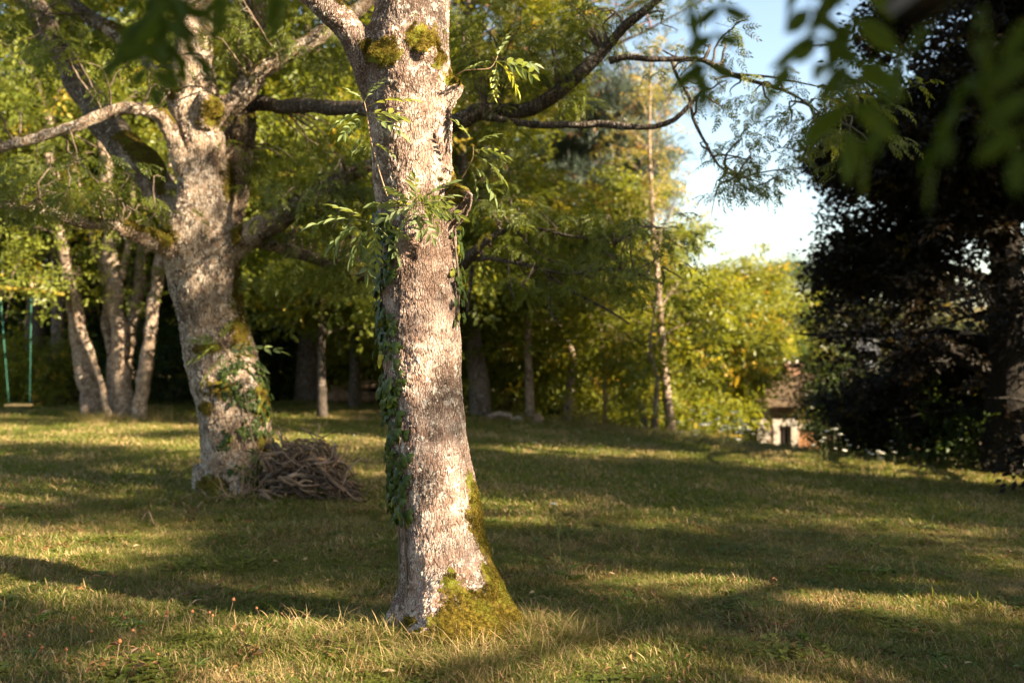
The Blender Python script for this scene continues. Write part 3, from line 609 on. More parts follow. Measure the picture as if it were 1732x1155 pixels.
for X, Y, d, rx, ry, n in [
 (60, 60, 10.5, 90, 60, 40), (150, 120, 10, 60, 50, 20), (40, 160, 10, 60, 50, 22), (110, 290, 9.3, 120, 36, 55), (40, 320, 9.1, 90, 50, 60), (160, 340, 9.3, 90, 36, 55), (90, 370, 9.2, 80, 26, 24), (255, 305, 9.5, 45, 25, 10),
 (215, 350, 9.4, 40, 20, 10), (345, 50, 9.6, 60, 50, 30), (480, 50, 10.2, 80, 50, 36), (420, 10, 10, 90, 40, 30), (540, 110, 10.5, 80, 50, 26), (520, 330, 9.7, 60, 36, 26), (590, 290, 9.7, 50, 30, 24), (450, 370, 9.7, 40, 26, 14), (570, 370, 9.7, 60, 40, 26), (430, 60, 9.5, 60, 40, 20), (250, 120, 9.8, 60, 40, 20), (590, 40, 10.5, 60, 50, 26), (480, 300, 10.8, 60, 50, 30), (560, 250, 10.8, 70, 60, 40),
 (600, 180, 10.5, 50, 40, 20), (520, 400, 10.8, 80, 45, 44), (600, 380, 10.6, 60, 60, 45), (620, 450, 10.7, 60, 40, 36), (470, 430, 11, 60, 50, 30), (560, 500, 11.2, 90, 50, 44), (600, 330, 10.4, 60, 40, 30), (440, 330, 10.6, 40, 40, 12),
 (840, 60, 9.2, 90, 60, 60), (920, 30, 9.2, 90, 50, 55), (830, 140, 9.2, 80, 50, 45), (920, 120, 9, 70, 50, 36), (990, 40, 9, 60, 40, 26), (1030, 0, 8.8, 50, 24, 12), (1010, 75, 8.7, 40, 26, 5), (870, 260, 9.2, 80, 40, 12), (960, 190, 9, 50, 30, 5),
 (850, 400, 9.4, 70, 40, 34), (930, 400, 9.3, 70, 35, 34), (1010, 400, 9.2, 70, 40, 36), (1070, 440, 9.1, 70, 50, 40), (900, 470, 9.3, 70, 40, 26), (1000, 480, 9.2, 80, 40, 26), (1100, 400, 9.1, 50, 40, 20), (1120, 470, 9.1, 40, 40, 14), (840, 340, 9.6, 70, 40, 24),
 (1090, 50, 8.7, 60, 40, 7), (1150, 100, 8.6, 60, 40, 5), (1200, 60, 8.6, 50, 40, 3), (1190, 140, 8.6, 40, 30, 4), (1245, 140, 8.5, 50, 30, 7), (1290, 180, 8.5, 50, 50, 12), (1330, 130, 8.5, 50, 30, 8), (1300, 240, 8.5, 60, 50, 18), (1250, 270, 8.5, 50, 40, 14),
 (1215, 250, 8.6, 40, 40, 7), (1270, 310, 8.5, 60, 35, 16), (1230, 350, 8.5, 40, 30, 9), (1350, 220, 8.5, 60, 50, 18), (1360, 180, 8.4, 50, 40, 12), (1410, 250, 8.4, 60, 60, 26), (1340, 280, 8.4, 40, 30, 10), (1430, 180, 8.4, 50, 50, 16), (1210, 190, 8.6, 40, 40, 3),
 (1240, 80, 8.5, 40, 40, 2)]:
    B.blob(X, Y, d, rx, ry, int(n*(.62 if X > 1060 else 1.25)), .7 if X > 700 else 1.0, max(2, min(7, n//5)))
B.done(big_tree, M['twig'], 'ash', (.5, .8), .35, cull=True)
r = np.random.default_rng(22); T = Tubes()
p, at = grow(T, [P(322, -140, 10), P(310, -400, 10), P(330, -800, 10.2)], [.14, .11, .03], r, 12, .1, 3.2, None, .4, 0, 1100, .35)
p2, _ = grow(T, [P(0, -100, 11.4), P(-80, -300, 11.6), P(-160, -560, 12)], [.11, .09, .03], r, 10, .05, 3.0, None, .3, 0, 700, .35)
p3, _ = grow(T, [P(440, -120, 10.5), P(460, -400, 10.6), P(520, -700, 10.6)], [.1, .08, .03], r, 10, .05, 3.0, None, .3, 0, 700, .35)
T.build('upper_limbs', M['bark_dark'], big_tree); p = np.vstack([p, p2, p3]); p = p[sun_cull(p)]
scatter('upper_crown', p, spray_rot(p, at(.5), r, .25), r.uniform(1, 1.5, len(p)), SRC['ash'], big_tree, M['ash'])

# ================================================================== left clump of stems round the swing
D3 = 19.0
def stem_clump():
    t = thing('stem_clump', (*P(205, 712, D3)[:2], g1(*P(205, 712, D3)[:2])), 'sunlit cluster of pale leaning tree stems near the left side, mossy branch bearing the swing', 'tree')
    B = Blobs(41)
    stems = [[(160, 730, 19.4, 52), (158, 690, 19.4, 46), (145, 620, 19.5, 38), (132, 560, 19.6, 28), (124, 500, 19.7, 24), (112, 430, 19.8, 22), (95, 330, 19.9, 20), (80, 200, 20, 16)],
             [(186, 725, 18.8, 14), (180, 690, 18.8, 12), (168, 640, 18.8, 11), (152, 592, 18.8, 13), (140, 560, 18.8, 18), (128, 510, 18.8, 17), (116, 465, 18.8, 16), (106, 420, 18.8, 15), (96, 370, 18.8, 14), (80, 260, 18.8, 12)],
             [(213, 735, 19, 46), (212, 700, 19, 42), (209, 650, 19, 34), (206, 600, 19, 30), (202, 550, 19, 30), (197, 500, 19, 28), (192, 450, 19, 26), (188, 400, 19, 24), (180, 320, 19, 20), (170, 200, 19, 16)],
             [(216, 640, 19.2, 20), (219, 580, 19.2, 19), (226, 530, 19.2, 20), (236, 480, 19.2, 20), (244, 430, 19.2, 18), (250, 380, 19.2, 16), (262, 260, 19.3, 12)],
             [(232, 735, 18.7, 34), (235, 700, 18.7, 27), (242, 650, 18.7, 24), (248, 600, 18.7, 22), (255, 550, 18.7, 21), (260, 500, 18.7, 21), (266, 445, 18.7, 20), (276, 380, 18.7, 18), (290, 260, 18.8, 14)],
             [(196, 725, 19.5, 30), (190, 640, 19.5, 18), (182, 560, 19.5, 16), (176, 470, 19.6, 16), (150, 380, 19.6, 14), (120, 260, 19.6, 10)],
             [(207, 470, 19, 14), (216, 420, 19, 12), (222, 360, 19.1, 11), (228, 280, 19.1, 9)]]
    for rows in stems:
        rows = [(a, b, d, w_) for a, b, d, w_ in rows]; B.limb('stem', rows, M['bark_pale'], t, None, 14)
    B.limb('swing_branch', [(128, 500, 19, 12), (105, 498, 18.8, 10), (75, 493, 18.6, 9), (50, 492, 18.5, 9), (10, 488, 18.4, 8), (-60, 480, 18.3, 7)], M['moss_wood'], t, None, 8)
    for X, Y, d, rx, ry, n in [(60, 470, 18.8, 70, 30, 30), (30, 430, 19, 70, 40, 50), (150, 470, 19.2, 40, 40, 24), (160, 400, 19, 70, 50, 45), (90, 330, 19.5, 80, 60, 60), (250, 380, 19, 50, 60, 30), (200, 250, 19.5, 90, 70, 70), (100, 220, 19.5, 90, 60, 60), (20, 530, 18.6, 40, 20, 10),
                               (280, 500, 19.5, 30, 50, 16), (290, 300, 19.5, 60, 60, 40), (160, 520, 19.6, 26, 30, 8), (0, 250, 19.5, 90, 80, 60), (240, 150, 20, 120, 80, 80), (60, 100, 20, 120, 80, 90)]:
        B.blob(X, Y, d, rx, ry, n, 1.0, 6)
    B.done(t, M['twig'], 'green', (.9, 1.4), .2, cull=True); return t
stem_clump()
sw = thing('swing', P(32, 684, 18.5), 'wooden plank swing hanging on two green ropes under the mossy branch at left', 'swing')
def box(name, c, s, mat, parent, rot=0, bev=.004):
    x, y, z = np.array(s)/2; me = bpy.data.meshes.new(name)
    import bmesh
    bm = bmesh.new(); bmesh.ops.create_cube(bm, size=1); bmesh.ops.scale(bm, vec=s, verts=bm.verts)
    if bev: bmesh.ops.bevel(bm, geom=bm.edges[:], offset=bev, segments=1, affect='EDGES')
    bmesh.ops.rotate(bm, verts=bm.verts, cent=(0, 0, 0), matrix=Matrix.Rotation(rot, 3, 'Z')); bmesh.ops.translate(bm, verts=bm.verts, vec=[float(v) for v in c]); bm.to_mesh(me); bm.free()
    me.materials.append(mat); return mk(name, me, parent)
box('seat', P(32, 685, 18.5), (.46, .18, .035), M['plank'], sw)
for X0, Y0, X1 in ((0, 488, 15), (53, 492, 50)):
    T = Tubes(); T.add([P(X0, Y0, 18.5), P(X0+(X1-X0)*.4, 570, 18.5), P(X1, 684, 18.5)], [.010, .010, .010], 6, .3); T.build('rope', M['rope'], sw)
T = Tubes(); T.add([P(53, 488, 18.5), P(54, 478, 18.5)], .03, 8); T.build('knot', M['stem'], sw)

# ================================================================== woods behind: each tree on its own
def straight(X0, Y0, d, w0, X1, Y1, w1, n=5, bend=6, seed=0):
    r = np.random.default_rng(seed+5); out = []
    for i, t in enumerate(np.linspace(0, 1, n)):
        out.append((X0+(X1-X0)*t+(r.normal(0, bend) if 0 < t < 1 else 0), Y0+(Y1-Y0)*t, d, (w0+(w1-w0)*t)*(1.25 if i == 0 else 1)))
    return out
W = [
 ('oak_tree', 'thick grey trunk standing at the lawn edge just right of the sharp ash', dict(X=812, d=22, path=[(816, 725, 22, 46), (813, 705, 22, 39), (810, 650, 22, 36), (803, 600, 22, 32), (797, 540, 22, 28), (792, 480, 22, 26), (785, 400, 22, 24), (780, 250, 22, 20), (790, 60, 22, 12), (800, -150, 22, 5)], L=2.5, leaf='yellow', N=1400, t0=.42, n_limb=16, bark_='bark_grey')),
 ('young_tree', 'slim sunlit forked tree with pale bark in front of the dark thicket', dict(X=897, d=21.5, path=[(898, 718, 21.5, 20), (897, 700, 21.5, 17), (895, 640, 21.5, 14), (893, 580, 21.5, 12), (892, 520, 21.5, 10), (885, 440, 21.5, 8), (880, 340, 21.5, 4)], L=2.2, leaf='yellow', N=430, t0=.5, n_limb=12, bark_='bark_pale')),
 ('young_tree', 'thin twisting pale tree right of the forked slim one', dict(X=957, d=22.5, path=straight(957, 712, 22.5, 15, 962, 380, 4, 7, 6, 1), L=2.0, leaf='green', N=330, t0=.35, n_limb=12, bark_='bark_pale')),
 ('sapling', 'straight thin sapling with a bare stem between the twisting tree and the leaning pale one', dict(X=1022, d=22, path=straight(1024, 714, 22, 7, 1018, 520, 3, 6, 3, 2), L=1.1, leaf='yellow', N=200, t0=.25, n_limb=8, bark_='bark_pale')),
 ('tall_birch', 'tall leaning pale trunk with sparse golden top against the sky', dict(X=1134, d=22, path=[(1137, 745, 22, 19), (1134, 722, 22, 17), (1126, 650, 22, 15), (1120, 590, 22, 13), (1114, 500, 22, 12), (1107, 420, 22, 10), (1102, 330, 22, 8), (1098, 240, 22, 6), (1100, 150, 22, 4), (1102, 90, 22, 2)], L=1.2, leaf='gold', N=210, t0=.36, n_limb=20, up=1.0, droop=1.1, bark_='bark_pale', spread=.16, scale=(.6, 1.0))),
 ('tall_birch', 'second sparse golden treetop left of the leaning pale trunk', dict(X=1070, d=27, path=straight(1090, 740, 27, 14, 1075, 130, 3, 8, 5, 3), L=1.2, leaf='gold', N=170, t0=.5, n_limb=18, up=1.0, droop=1.0, bark_='bark_pale', spread=.2, scale=(.7, 1.1))),
 ('young_tree', 'crooked thin tree with yellow leaves just left of the leaning pale trunk', dict(X=1105, d=21, path=[(1113, 735, 21, 9), (1108, 690, 21, 8), (1112, 640, 21, 7), (1100, 600, 21, 6), (1102, 560, 21, 5), (1112, 510, 21, 3)], L=1.5, leaf='yellow', N=170, t0=.4, n_limb=9, bark_='bark_pale')),
 ('pine_tree', 'tall pine with rusty branches and blue green needle clusters behind the dark limbs', dict(X=900, d=26, path=straight(868, 720, 26, 30, 850, -160, 10, 7, 5, 4), L=6.0, leaf='pine', N=1300, t0=.42, n_limb=26, up=.22, droop=.0, bark_='bark_pine', spread=.22, scale=(1.6, 2.6), sub=6)),
 ('maple_tree', 'tall sunny yellow green tree behind the gap between both ash trunks', dict(X=520, d=25, H=14, r0=.28, L=4.2, leaf='yellow', N=2600, t0=.32)),
 ('maple_tree', 'broad bright green tree filling the view left of the sharp trunk', dict(X=600, d=22.5, H=9, r0=.12, bark_='bark_dark', L=3.6, leaf='green', N=2600, t0=.16, up=.3, droop=-.3)),
 ('lime_tree', 'leafy tree whose sunlit boughs droop over the black hollow between the ashes', dict(X=545, d=19.5, H=6.6, r0=.09, bark_='bark_dark', L=2.9, leaf='green', N=1800, t0=.28, up=.2, droop=-.4)),
 ('maple_tree', 'dense tree directly behind the big leaning ash', dict(X=390, d=24, H=12, r0=.25, L=4, leaf='green', N=2600, t0=.2)),
 ('lime_tree', 'tall tree behind the pale stem cluster', dict(X=230, d=27, H=14, r0=.28, L=4.3, leaf='green', N=2600, t0=.25)),
 ('lime_tree', 'tall tree behind the swing with sky gaps through its crown', dict(X=60, d=28, H=14, r0=.28, L=4.4, leaf='green', N=2100, t0=.3)),
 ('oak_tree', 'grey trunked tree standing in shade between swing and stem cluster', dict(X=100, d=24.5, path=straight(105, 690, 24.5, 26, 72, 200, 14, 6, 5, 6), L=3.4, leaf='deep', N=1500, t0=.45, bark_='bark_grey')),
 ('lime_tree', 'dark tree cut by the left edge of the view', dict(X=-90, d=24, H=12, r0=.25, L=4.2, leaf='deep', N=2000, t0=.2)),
 ('maple_tree', 'tall yellowing tree showing above the low dark bough right of the sharp ash', dict(X=815, d=29, H=12.5, r0=.26, L=3.5, leaf='yellow', N=2300, t0=.25)),
 ('maple_tree', 'golden olive tree below the pine needles', dict(X=975, d=29, H=7.2, r0=.22, L=2.8, leaf='yellow', N=1700, t0=.2)),
 ('lime_tree', 'green tree behind the twisting thin stems', dict(X=960, d=26, H=7.4, r0=.2, L=3.2, leaf='green', N=2000, t0=.2)),
 ('maple_tree', 'yellow leaved tree with level boughs right of the leaning pale trunk', dict(X=1165, d=26, H=5.6, r0=.16, L=2.0, leaf='yellow', N=1500, t0=.25, up=.15, droop=-.05)),
 ('maple_tree', 'tall fine leaved sunny tree with dark forked stems left of the cottage', dict(X=1225, d=33, H=5.9, r0=.22, L=2.8, leaf='yellow', N=2600, t0=.3, up=.8, droop=.5)),
 ('lime_tree', 'rounded sunny tree rising behind the cottage roof', dict(X=1290, d=40, H=6.1, r0=.25, L=3.2, leaf='yellow', N=2200, t0=.2)),
 ('lime_tree', 'dark green tree standing close behind the cottage roof', dict(X=1290, d=36.5, H=5.8, r0=.12, L=2.3, leaf='deep', N=1500, t0=.15)),
 ('oak_tree', 'shaded tree behind the slate roof', dict(X=1390, d=50, H=8.5, r0=.25, L=4.2, leaf='deep', N=1800, t0=.2)),
 ('lime_tree', 'shaded green tree between the pine and the yellow level boughs', dict(X=1060, d=27, H=6.6, r0=.2, L=3.2, leaf='green', N=1900, t0=.15)),
]
for i, (nm, lab, kw) in enumerate(W):
    kw = dict(kw); kw.setdefault('H', 10); kw.setdefault('r0', .2); kw.setdefault('seed', i)
    if 'path' not in kw: kw.setdefault('bark_', 'bark_grey')
    tree(nm, lab, **kw)
# the fork of the slim tree and of the far tree behind it
pine = [o for o in C.objects if o.name == 'pine_tree'][0]; B = Blobs(52)
for rows in ([(858, 300, 26, 16), (900, 255, 25.6, 13), (960, 225, 25.2, 10), (1020, 195, 25, 7), (1060, 170, 25, 4)], [(860, 220, 26, 14), (910, 180, 25.5, 11), (970, 150, 25, 8), (1040, 130, 25, 4)],
             [(905, 255, 25.6, 9), (980, 255, 25.3, 8), (1050, 280, 25, 6), (1100, 320, 25, 3)], [(860, 360, 26, 12), (930, 320, 25.5, 9), (1000, 300, 25, 6), (1060, 330, 25, 3)], [(858, 120, 26, 12), (920, 80, 25.5, 9), (980, 70, 25, 6)]):
    B.limb('limb', rows, M['bark_pine'], pine, None, 8)
for X, Y, rx, ry, n in ((1040, 160, 60, 26, 260), (980, 190, 60, 24, 170), (1060, 225, 60, 24, 260), (1000, 250, 60, 22, 200), (1095, 275, 40, 24, 200), (1020, 300, 60, 24, 220), (1100, 330, 30, 26, 160), (930, 210, 40, 20, 90), (960, 130, 60, 20, 120), (940, 300, 50, 22, 110), (960, 80, 50, 24, 120), (1070, 190, 50, 18, 130)):
    B.blob(X, Y, 24.6, rx, ry, int(n*1.15), .9, 7)
B.done(pine, M['bark_pine'], 'pine', (1.3, 2.2), -.1, name='needles')
# far woodland that reads as one mass
FP = []
r = np.random.default_rng(77)
for k_ in range(120):
    x = r.uniform(-48, 48); y = r.uniform(46, 64)+abs(x)*.1; h = r.uniform(8, 11) if x < 2 else r.uniform(4.6, 6.2)
    n = 210; v = r.normal(0, 1, (n, 3)); v /= np.linalg.norm(v, axis=1)[:, None]
    q = np.array([x, y, g1(x, y)+h*.5])+v*np.array([3.2, 3.2, h*.52])*r.uniform(.75, 1.02, (n, 1)); FP.append(q)
for x in np.arange(-30, 1, 2.6):        # the same wood nearer, behind the left lawn
    for y in (31, 35.5):
        h = r.uniform(9, 12); n = 260; xx = x+r.uniform(-1, 1); v = r.normal(0, 1, (n, 3)); v /= np.linalg.norm(v, axis=1)[:, None]
        FP.append(np.array([xx, y, g1(xx, y)+h*.5])+v*np.array([2.6, 2.2, h*.52])*r.uniform(.6, 1.02, (n, 1)))
FP = np.vstack(FP); FP = FP[FP[:, 2] > gz(FP[:, 0], FP[:, 1])-.3]
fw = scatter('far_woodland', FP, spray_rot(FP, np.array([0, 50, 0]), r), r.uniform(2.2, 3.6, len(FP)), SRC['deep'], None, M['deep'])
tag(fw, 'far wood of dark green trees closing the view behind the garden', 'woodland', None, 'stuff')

# shrubs along the wood edge
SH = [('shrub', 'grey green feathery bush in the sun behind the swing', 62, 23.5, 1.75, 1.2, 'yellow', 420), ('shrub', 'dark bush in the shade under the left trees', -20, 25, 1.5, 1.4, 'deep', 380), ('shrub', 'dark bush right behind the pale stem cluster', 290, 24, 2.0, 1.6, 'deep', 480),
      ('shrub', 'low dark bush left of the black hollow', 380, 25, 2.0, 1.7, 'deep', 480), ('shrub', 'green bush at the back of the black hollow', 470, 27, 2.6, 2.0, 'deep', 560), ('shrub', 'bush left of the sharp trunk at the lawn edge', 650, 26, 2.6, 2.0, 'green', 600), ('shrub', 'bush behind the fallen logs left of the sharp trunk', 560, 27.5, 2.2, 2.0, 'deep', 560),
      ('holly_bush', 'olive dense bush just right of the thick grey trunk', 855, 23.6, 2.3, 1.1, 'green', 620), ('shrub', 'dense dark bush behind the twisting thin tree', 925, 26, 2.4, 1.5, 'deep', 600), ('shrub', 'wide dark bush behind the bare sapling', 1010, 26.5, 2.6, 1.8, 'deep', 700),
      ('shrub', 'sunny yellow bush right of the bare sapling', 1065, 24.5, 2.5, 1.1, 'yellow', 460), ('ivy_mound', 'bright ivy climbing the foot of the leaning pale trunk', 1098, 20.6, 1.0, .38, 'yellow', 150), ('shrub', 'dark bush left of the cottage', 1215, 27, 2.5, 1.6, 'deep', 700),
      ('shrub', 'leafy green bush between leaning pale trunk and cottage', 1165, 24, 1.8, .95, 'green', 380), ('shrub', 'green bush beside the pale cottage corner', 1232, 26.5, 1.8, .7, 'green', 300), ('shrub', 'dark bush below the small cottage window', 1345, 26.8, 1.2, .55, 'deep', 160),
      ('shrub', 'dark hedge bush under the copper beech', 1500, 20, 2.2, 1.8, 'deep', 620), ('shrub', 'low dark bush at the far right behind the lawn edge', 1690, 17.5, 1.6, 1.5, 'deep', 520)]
def shrub(name, label, X, d, H, R, leaf, N, seed, x=None):
    r = np.random.default_rng(500+seed); x = (X-866)/F*d if x is None else x; z = g1(x, d); t = thing(name, (x, d, z), label, 'bush' if 'ivy' not in name else 'ivy'); T = Tubes()
    for k_ in range(7):
        a = r.uniform(0, 2*PI); e = np.array([x, d, z])+np.array([math.cos(a)*R*.6, math.sin(a)*R*.6, H*r.uniform(.6, .9)]); T.add([np.array([x, d, z-.1]), (np.array([x, d, z])*.5+e*.5)+r.normal(0, .08, 3), e], [.03, .018, .006], 5, .2)
    T.build('stems', M['twig'], t)
    v = r.normal(0, 1, (N, 3)); v /= np.linalg.norm(v, axis=1)[:, None]; q = np.array([x, d, z+H*.45])+v*np.array([R, R, H*.58])*(r.random((N, 1))**.4)*(1+.25*noise3(v*2.2+seed)[:, None])
    q = q[q[:, 2] > gz(q[:, 0], q[:, 1])+.03]
    q = q[open_gaps(q)]
    scatter('foliage', q, spray_rot(q, np.array([x, d, 0]), r, -.2), r.uniform(.7, 1.25, len(q)), SRC[leaf], t, M[leaf])
for i, s_ in enumerate(SH): shrub(*s_, seed=i)

def beech_edge(p, lim=18.0):
    X = 866+F*p[:, 0]/p[:, 1]; Y = 577.5+F*(1.5-p[:, 2])/p[:, 1]
    e = np.interp(Y, [0, 120, 250, 330, 400, 470, 560, 640, 700, 770], [1490, 1440, 1400, 1405, 1440, 1385, 1370, 1385, 1420, 1440])+28*noise3(p*1.6)
    return (X > e+12) & (Y < 796+np.maximum(X-1450, 0)*.09+10*noise3(p*2)) & ((p[:, 1] < lim+.8*noise3(p)) | (p[:, 2] < 1.5))
# ------------------------------------------------------------------ copper beech and the unseen trees outside the right edge, thinned to shape the lawn shade
tree('copper_beech', 'huge black purple copper beech filling the right side and hanging over the cottage', 1700, 16.3, 14.5, .32, 3.4, 'copper', 27000, t0=.03, n_limb=44, up=.25, droop=-.35, bark_='bark_black', seed=61, scale=(.9, 1.5), spread=.34, cull='front', prune=beech_edge, prof=lambda u: 1.0 if u < .45 else 1-.75*(u-.45)/.55, sub=6)
tree('copper_beech', 'smaller greenish bronze beech whose twigs cover the cottage roof', 1500, 25, 6.8, .22, 2.3, 'copper_green', 2200, t0=.05, n_limb=26, up=.2, droop=-.3, bark_='bark_black', seed=62, scale=(.8, 1.3), spread=.3, prune=lambda p: beech_edge(p+np.array([.75, 0, 0]), 40))
SHADE = [(13.5, 9, 16, 5.2, 4000), (12.5, 1.3, 15.5, 5.2, 4200), (8.2, -3.6, 9.5, 3.7, 2600), (18.5, -3.5, 13, 5, 3000), (20, 5, 14, 5.0, 2600), (14.5, -9, 14, 5, 2600)]
for i, (x, y, H, L, N) in enumerate(SHADE):
    tree('lime_tree', 'unseen lime tree outside the right edge, crown thinned to shape the broken lawn shade', 0, y, H, .3, L, 'green', int(N*2.2), t0=.22, n_limb=20, x=x, seed=80+i, cull=True, scale=(.8, 1.2), spread=.5, group='trees outside the right edge')

# ------------------------------------------------------------------ the ash behind the camera with low boughs across the top
hang = thing('ash_tree', (2.4, -2.6, g1(2.4, -2.6)), 'nearest ash whose blurred dark leaves hang into the top corners of the view', 'tree')
T = Tubes(); r = np.random.default_rng(90)
p, at = grow(T, [np.array([2.4, -2.6, -.1]), np.array([2.35, -2.55, 1.6]), np.array([2.3, -2.6, 3.4]), np.array([2.4, -2.7, 6.0])], [.24, .2, .17, .05], r, 14, .6, 3.0, None, .4, 0, 900, .3)
T.build('trunk', M['bark_pale'], hang); p = p[sun_cull(p)]; p = p[(p[:, 2] > 3.3) & ((p[:, 1] < .3) | ((p[:, 2]-1.5)/np.maximum(p[:, 1], .3) > .42))]
scatter('crown', p, spray_rot(p, at(.6), r, .3), r.uniform(1, 1.4, len(p)), SRC['ash'], hang, M['ash'])
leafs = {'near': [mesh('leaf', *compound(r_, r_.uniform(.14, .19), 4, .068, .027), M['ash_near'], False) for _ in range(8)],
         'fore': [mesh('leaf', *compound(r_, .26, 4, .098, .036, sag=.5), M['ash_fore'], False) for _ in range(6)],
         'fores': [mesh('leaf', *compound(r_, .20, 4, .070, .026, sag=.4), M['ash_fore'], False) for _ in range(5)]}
def put(me, name, loc, dirv, parent, s=1.0, roll=0.0, world=True):
    o = bpy.data.objects.new(name, me); C.objects.link(o); d = Vector([float(v) for v in dirv]).normalized()
    q = d.to_track_quat('X', 'Z'); o.rotation_euler = (q.to_matrix() @ Matrix.Rotation(roll, 3, 'X')).to_euler(); o.location = [float(v) for v in loc]; o.scale = (s, s, s); return setpar(o, parent)
# boughs: (path px + depth, leaves as X, Y, d, direction in the picture)
def bough(rows, leaves, kind, sc=1.0, wd=.006):
    T = Tubes(); pts = [np.array([2.3, -2.5, 2.9])]+[P(*q) for q in rows]
    T.add(pts, np.linspace(.035, wd*.4, len(pts)), 7, .15); b = T.build('branch', M['twig'], hang)
    for X, Y, d, ax, az, ay in leaves: put(leafs[kind][r_.integers(len(leafs[kind]))], 'leaf', P(X, Y, d), (ax, ay, az), b, sc*r_.uniform(.85, 1.1), r_.normal(0, .35))
bough([(1750, -480, .9), (1640, -260, 1.15), (1530, -140, 1.25), (1420, -120, 1.3), (1350, -103, 1.3)],
      [(1352, -105, 1.3, .0, -1, .1), (1400, -120, 1.3, .15, -1, 0), (1425, -130, 1.28, .2, -1, .4)], 'fore', .85)
bough([(1500, -400, 1.25), (1300, -180, 1.35), (1215, -110, 1.4)], [(1215, -110, 1.4, .05, -1, .2), (1200, -110, 1.4, -.4, -.9, .1)], 'fores', .95)
bough([(1900, -260, .95), (1800, -130, 1.0), (1720, -70, 1.02), (1640, -20, 1.05)],
      [(1640, -18, 1.05, -.9, -.6, .2), (1690, -60, 1.0, -.4, -.9, .1), (1740, -60, .98, .1, -1, .2), (1770, 30, 1.0, -1, -.5, .1)], 'fore', .62)
bough([(900, -800, 1.3), (520, -400, 1.5), (400, -200, 1.55), (300, -130, 1.55)],
      [(300, -130, 1.55, -.2, -1, .1), (270, -110, 1.5, -.1, -1, -.2), (380, -180, 1.55, .4, -1, .1), (400, -180, 1.5, .7, -.8, .2), (240, -110, 1.55, -.25, -1, .1), (340, -150, 1.6, .3, -1, 0), (290, -100, 1.45, .0, -1, .3), (430, -180, 1.6, .4, -1, -.2), (260, -70, 1.5, .1, -1, .1), (300, -80, 1.5, .1, -1, -.3), (225, -60, 1.5, -.1, -1, .2), (360, -110, 1.55, .5, -1, .1), (285, -50, 1.52, -.15, -1, 0), (410, -120, 1.5, .9, -.9, .1)], 'fore', .6)

# ------------------------------------------------------------------ shoots on the two ash trunks
def shoot(parent, rows, leaves, wd=.004, mat='stem', kind='near'):
    T = Tubes(); pts = [P(*q) for q in rows]; T.add(pts, np.linspace(wd, wd*.4, len(pts)), 6, .03); b = T.build('shoot', M[mat], parent)
    for X, Y, d, ax, az, ay, s in leaves: put(leafs[kind][r_.integers(len(leafs[kind]))], 'leaf', P(X, Y, d), (ax, ay, az), b, s*r_.uniform(.9, 1.1), r_.normal(0, .4))
shoot(main_tree, [(655, 332, 4.98), (640, 285, 4.95), (627, 235, 4.93), (620, 190, 4.92), (616, 172, 4.92)],
      [(620, 195, 4.92, 1, .2, -.2, 1.2), (619, 182, 4.92, 1, .55, -.1, 1.1), (618, 176, 4.92, -.6, 1, 0, .6), (620, 198, 4.92, 1, -.15, -.4, 1), (619, 190, 4.92, -1, -.1, -.3, .9), (620, 196, 4.92, -1, -.5, .1, .8), (624, 222, 4.92, -1, -.6, .1, .8), (628, 245, 4.93, 1, -.1, -.3, .6), (628, 247, 4.93, -1, -.1, -.2, .4), (617, 174, 4.92, .4, 1, -.2, .6)], .004, 'stem')
shoot(main_tree, [(702, 375, 5.0), (700, 362, 4.93), (706, 345, 4.88)],
      [(706, 350, 4.88, a, b, c, s) for a, b, c, s in ((1, .35, -.5, 1), (1, -.1, -.4, 1.1), (1, -.5, -.3, 1), (.6, .8, -.3, 1), (.1, 1, -.4, .9), (-.6, .7, -.5, 1), (-1, .3, -.3, 1.1), (-1, -.1, -.6, 1), (-.8, -.6, -.4, 1), (.3, -.6, -.8, .9), (.7, .2, -.9, 1), (-.3, .2, -1, .8), (.9, .7, 0, 1), (-1, .55, 0, .8), (1, .1, .2, 1.1), (.5, -.9, -.2, .8))], .005, 'stem')
shoot(main_tree, [(772, 128, 5.1), (785, 120, 5.05), (805, 118, 5.0), (830, 115, 5.0), (842, 95, 5.0)],
      [(840, 105, 5.0, a, b, c, s) for a, b, c, s in ((1, -.2, -.2, 1.1), (1, .3, .1, 1), (.9, -.6, -.1, 1), (.2, -1, -.1, .9), (-.3, -.9, .1, .8), (.1, 1, -.1, .7), (-.9, .1, -.2, .7))], .0035, 'stem')
shoot(main_tree, [(778, 305, 5.08), (790, 288, 5.05), (800, 265, 5.02), (800, 245, 5.0)],
      [(800, 262, 5.02, 1, -.35, -.1, 1.1), (801, 255, 5.0, 1, .1, -.3, .9), (800, 246, 5.0, -.3, 1, 0, .7), (795, 276, 5.03, 1, -.7, -.1, 1.2), (800, 250, 5.0, .6, .7, 0, .8), (793, 282, 5.03, .8, -1, 0, .8)], .003, 'stem')
shoot(main_tree, [(655, 400, 5.0), (640, 385, 4.95), (620, 375, 4.92), (600, 370, 4.9)],
      [(X, Y, 4.92, a, b, c, s) for X, Y, a, b, c, s in ((640, 385, -.4, -1, -.3, 1.1), (630, 380, -.8, -.7, -.1, 1.2), (620, 376, -1, -.3, -.3, 1.2), (605, 372, -1, .2, -.1, 1.1), (600, 370, -.8, -.6, .3, 1.1), (632, 380, .2, -1, -.4, 1), (612, 374, -.2, -1, -.1, 1.1), (622, 376, -.6, .6, 0, .9), (640, 388, .9, -.6, -.6, 1), (645, 392, 1, .1, -.5, .9))], .004, 'green_stem')
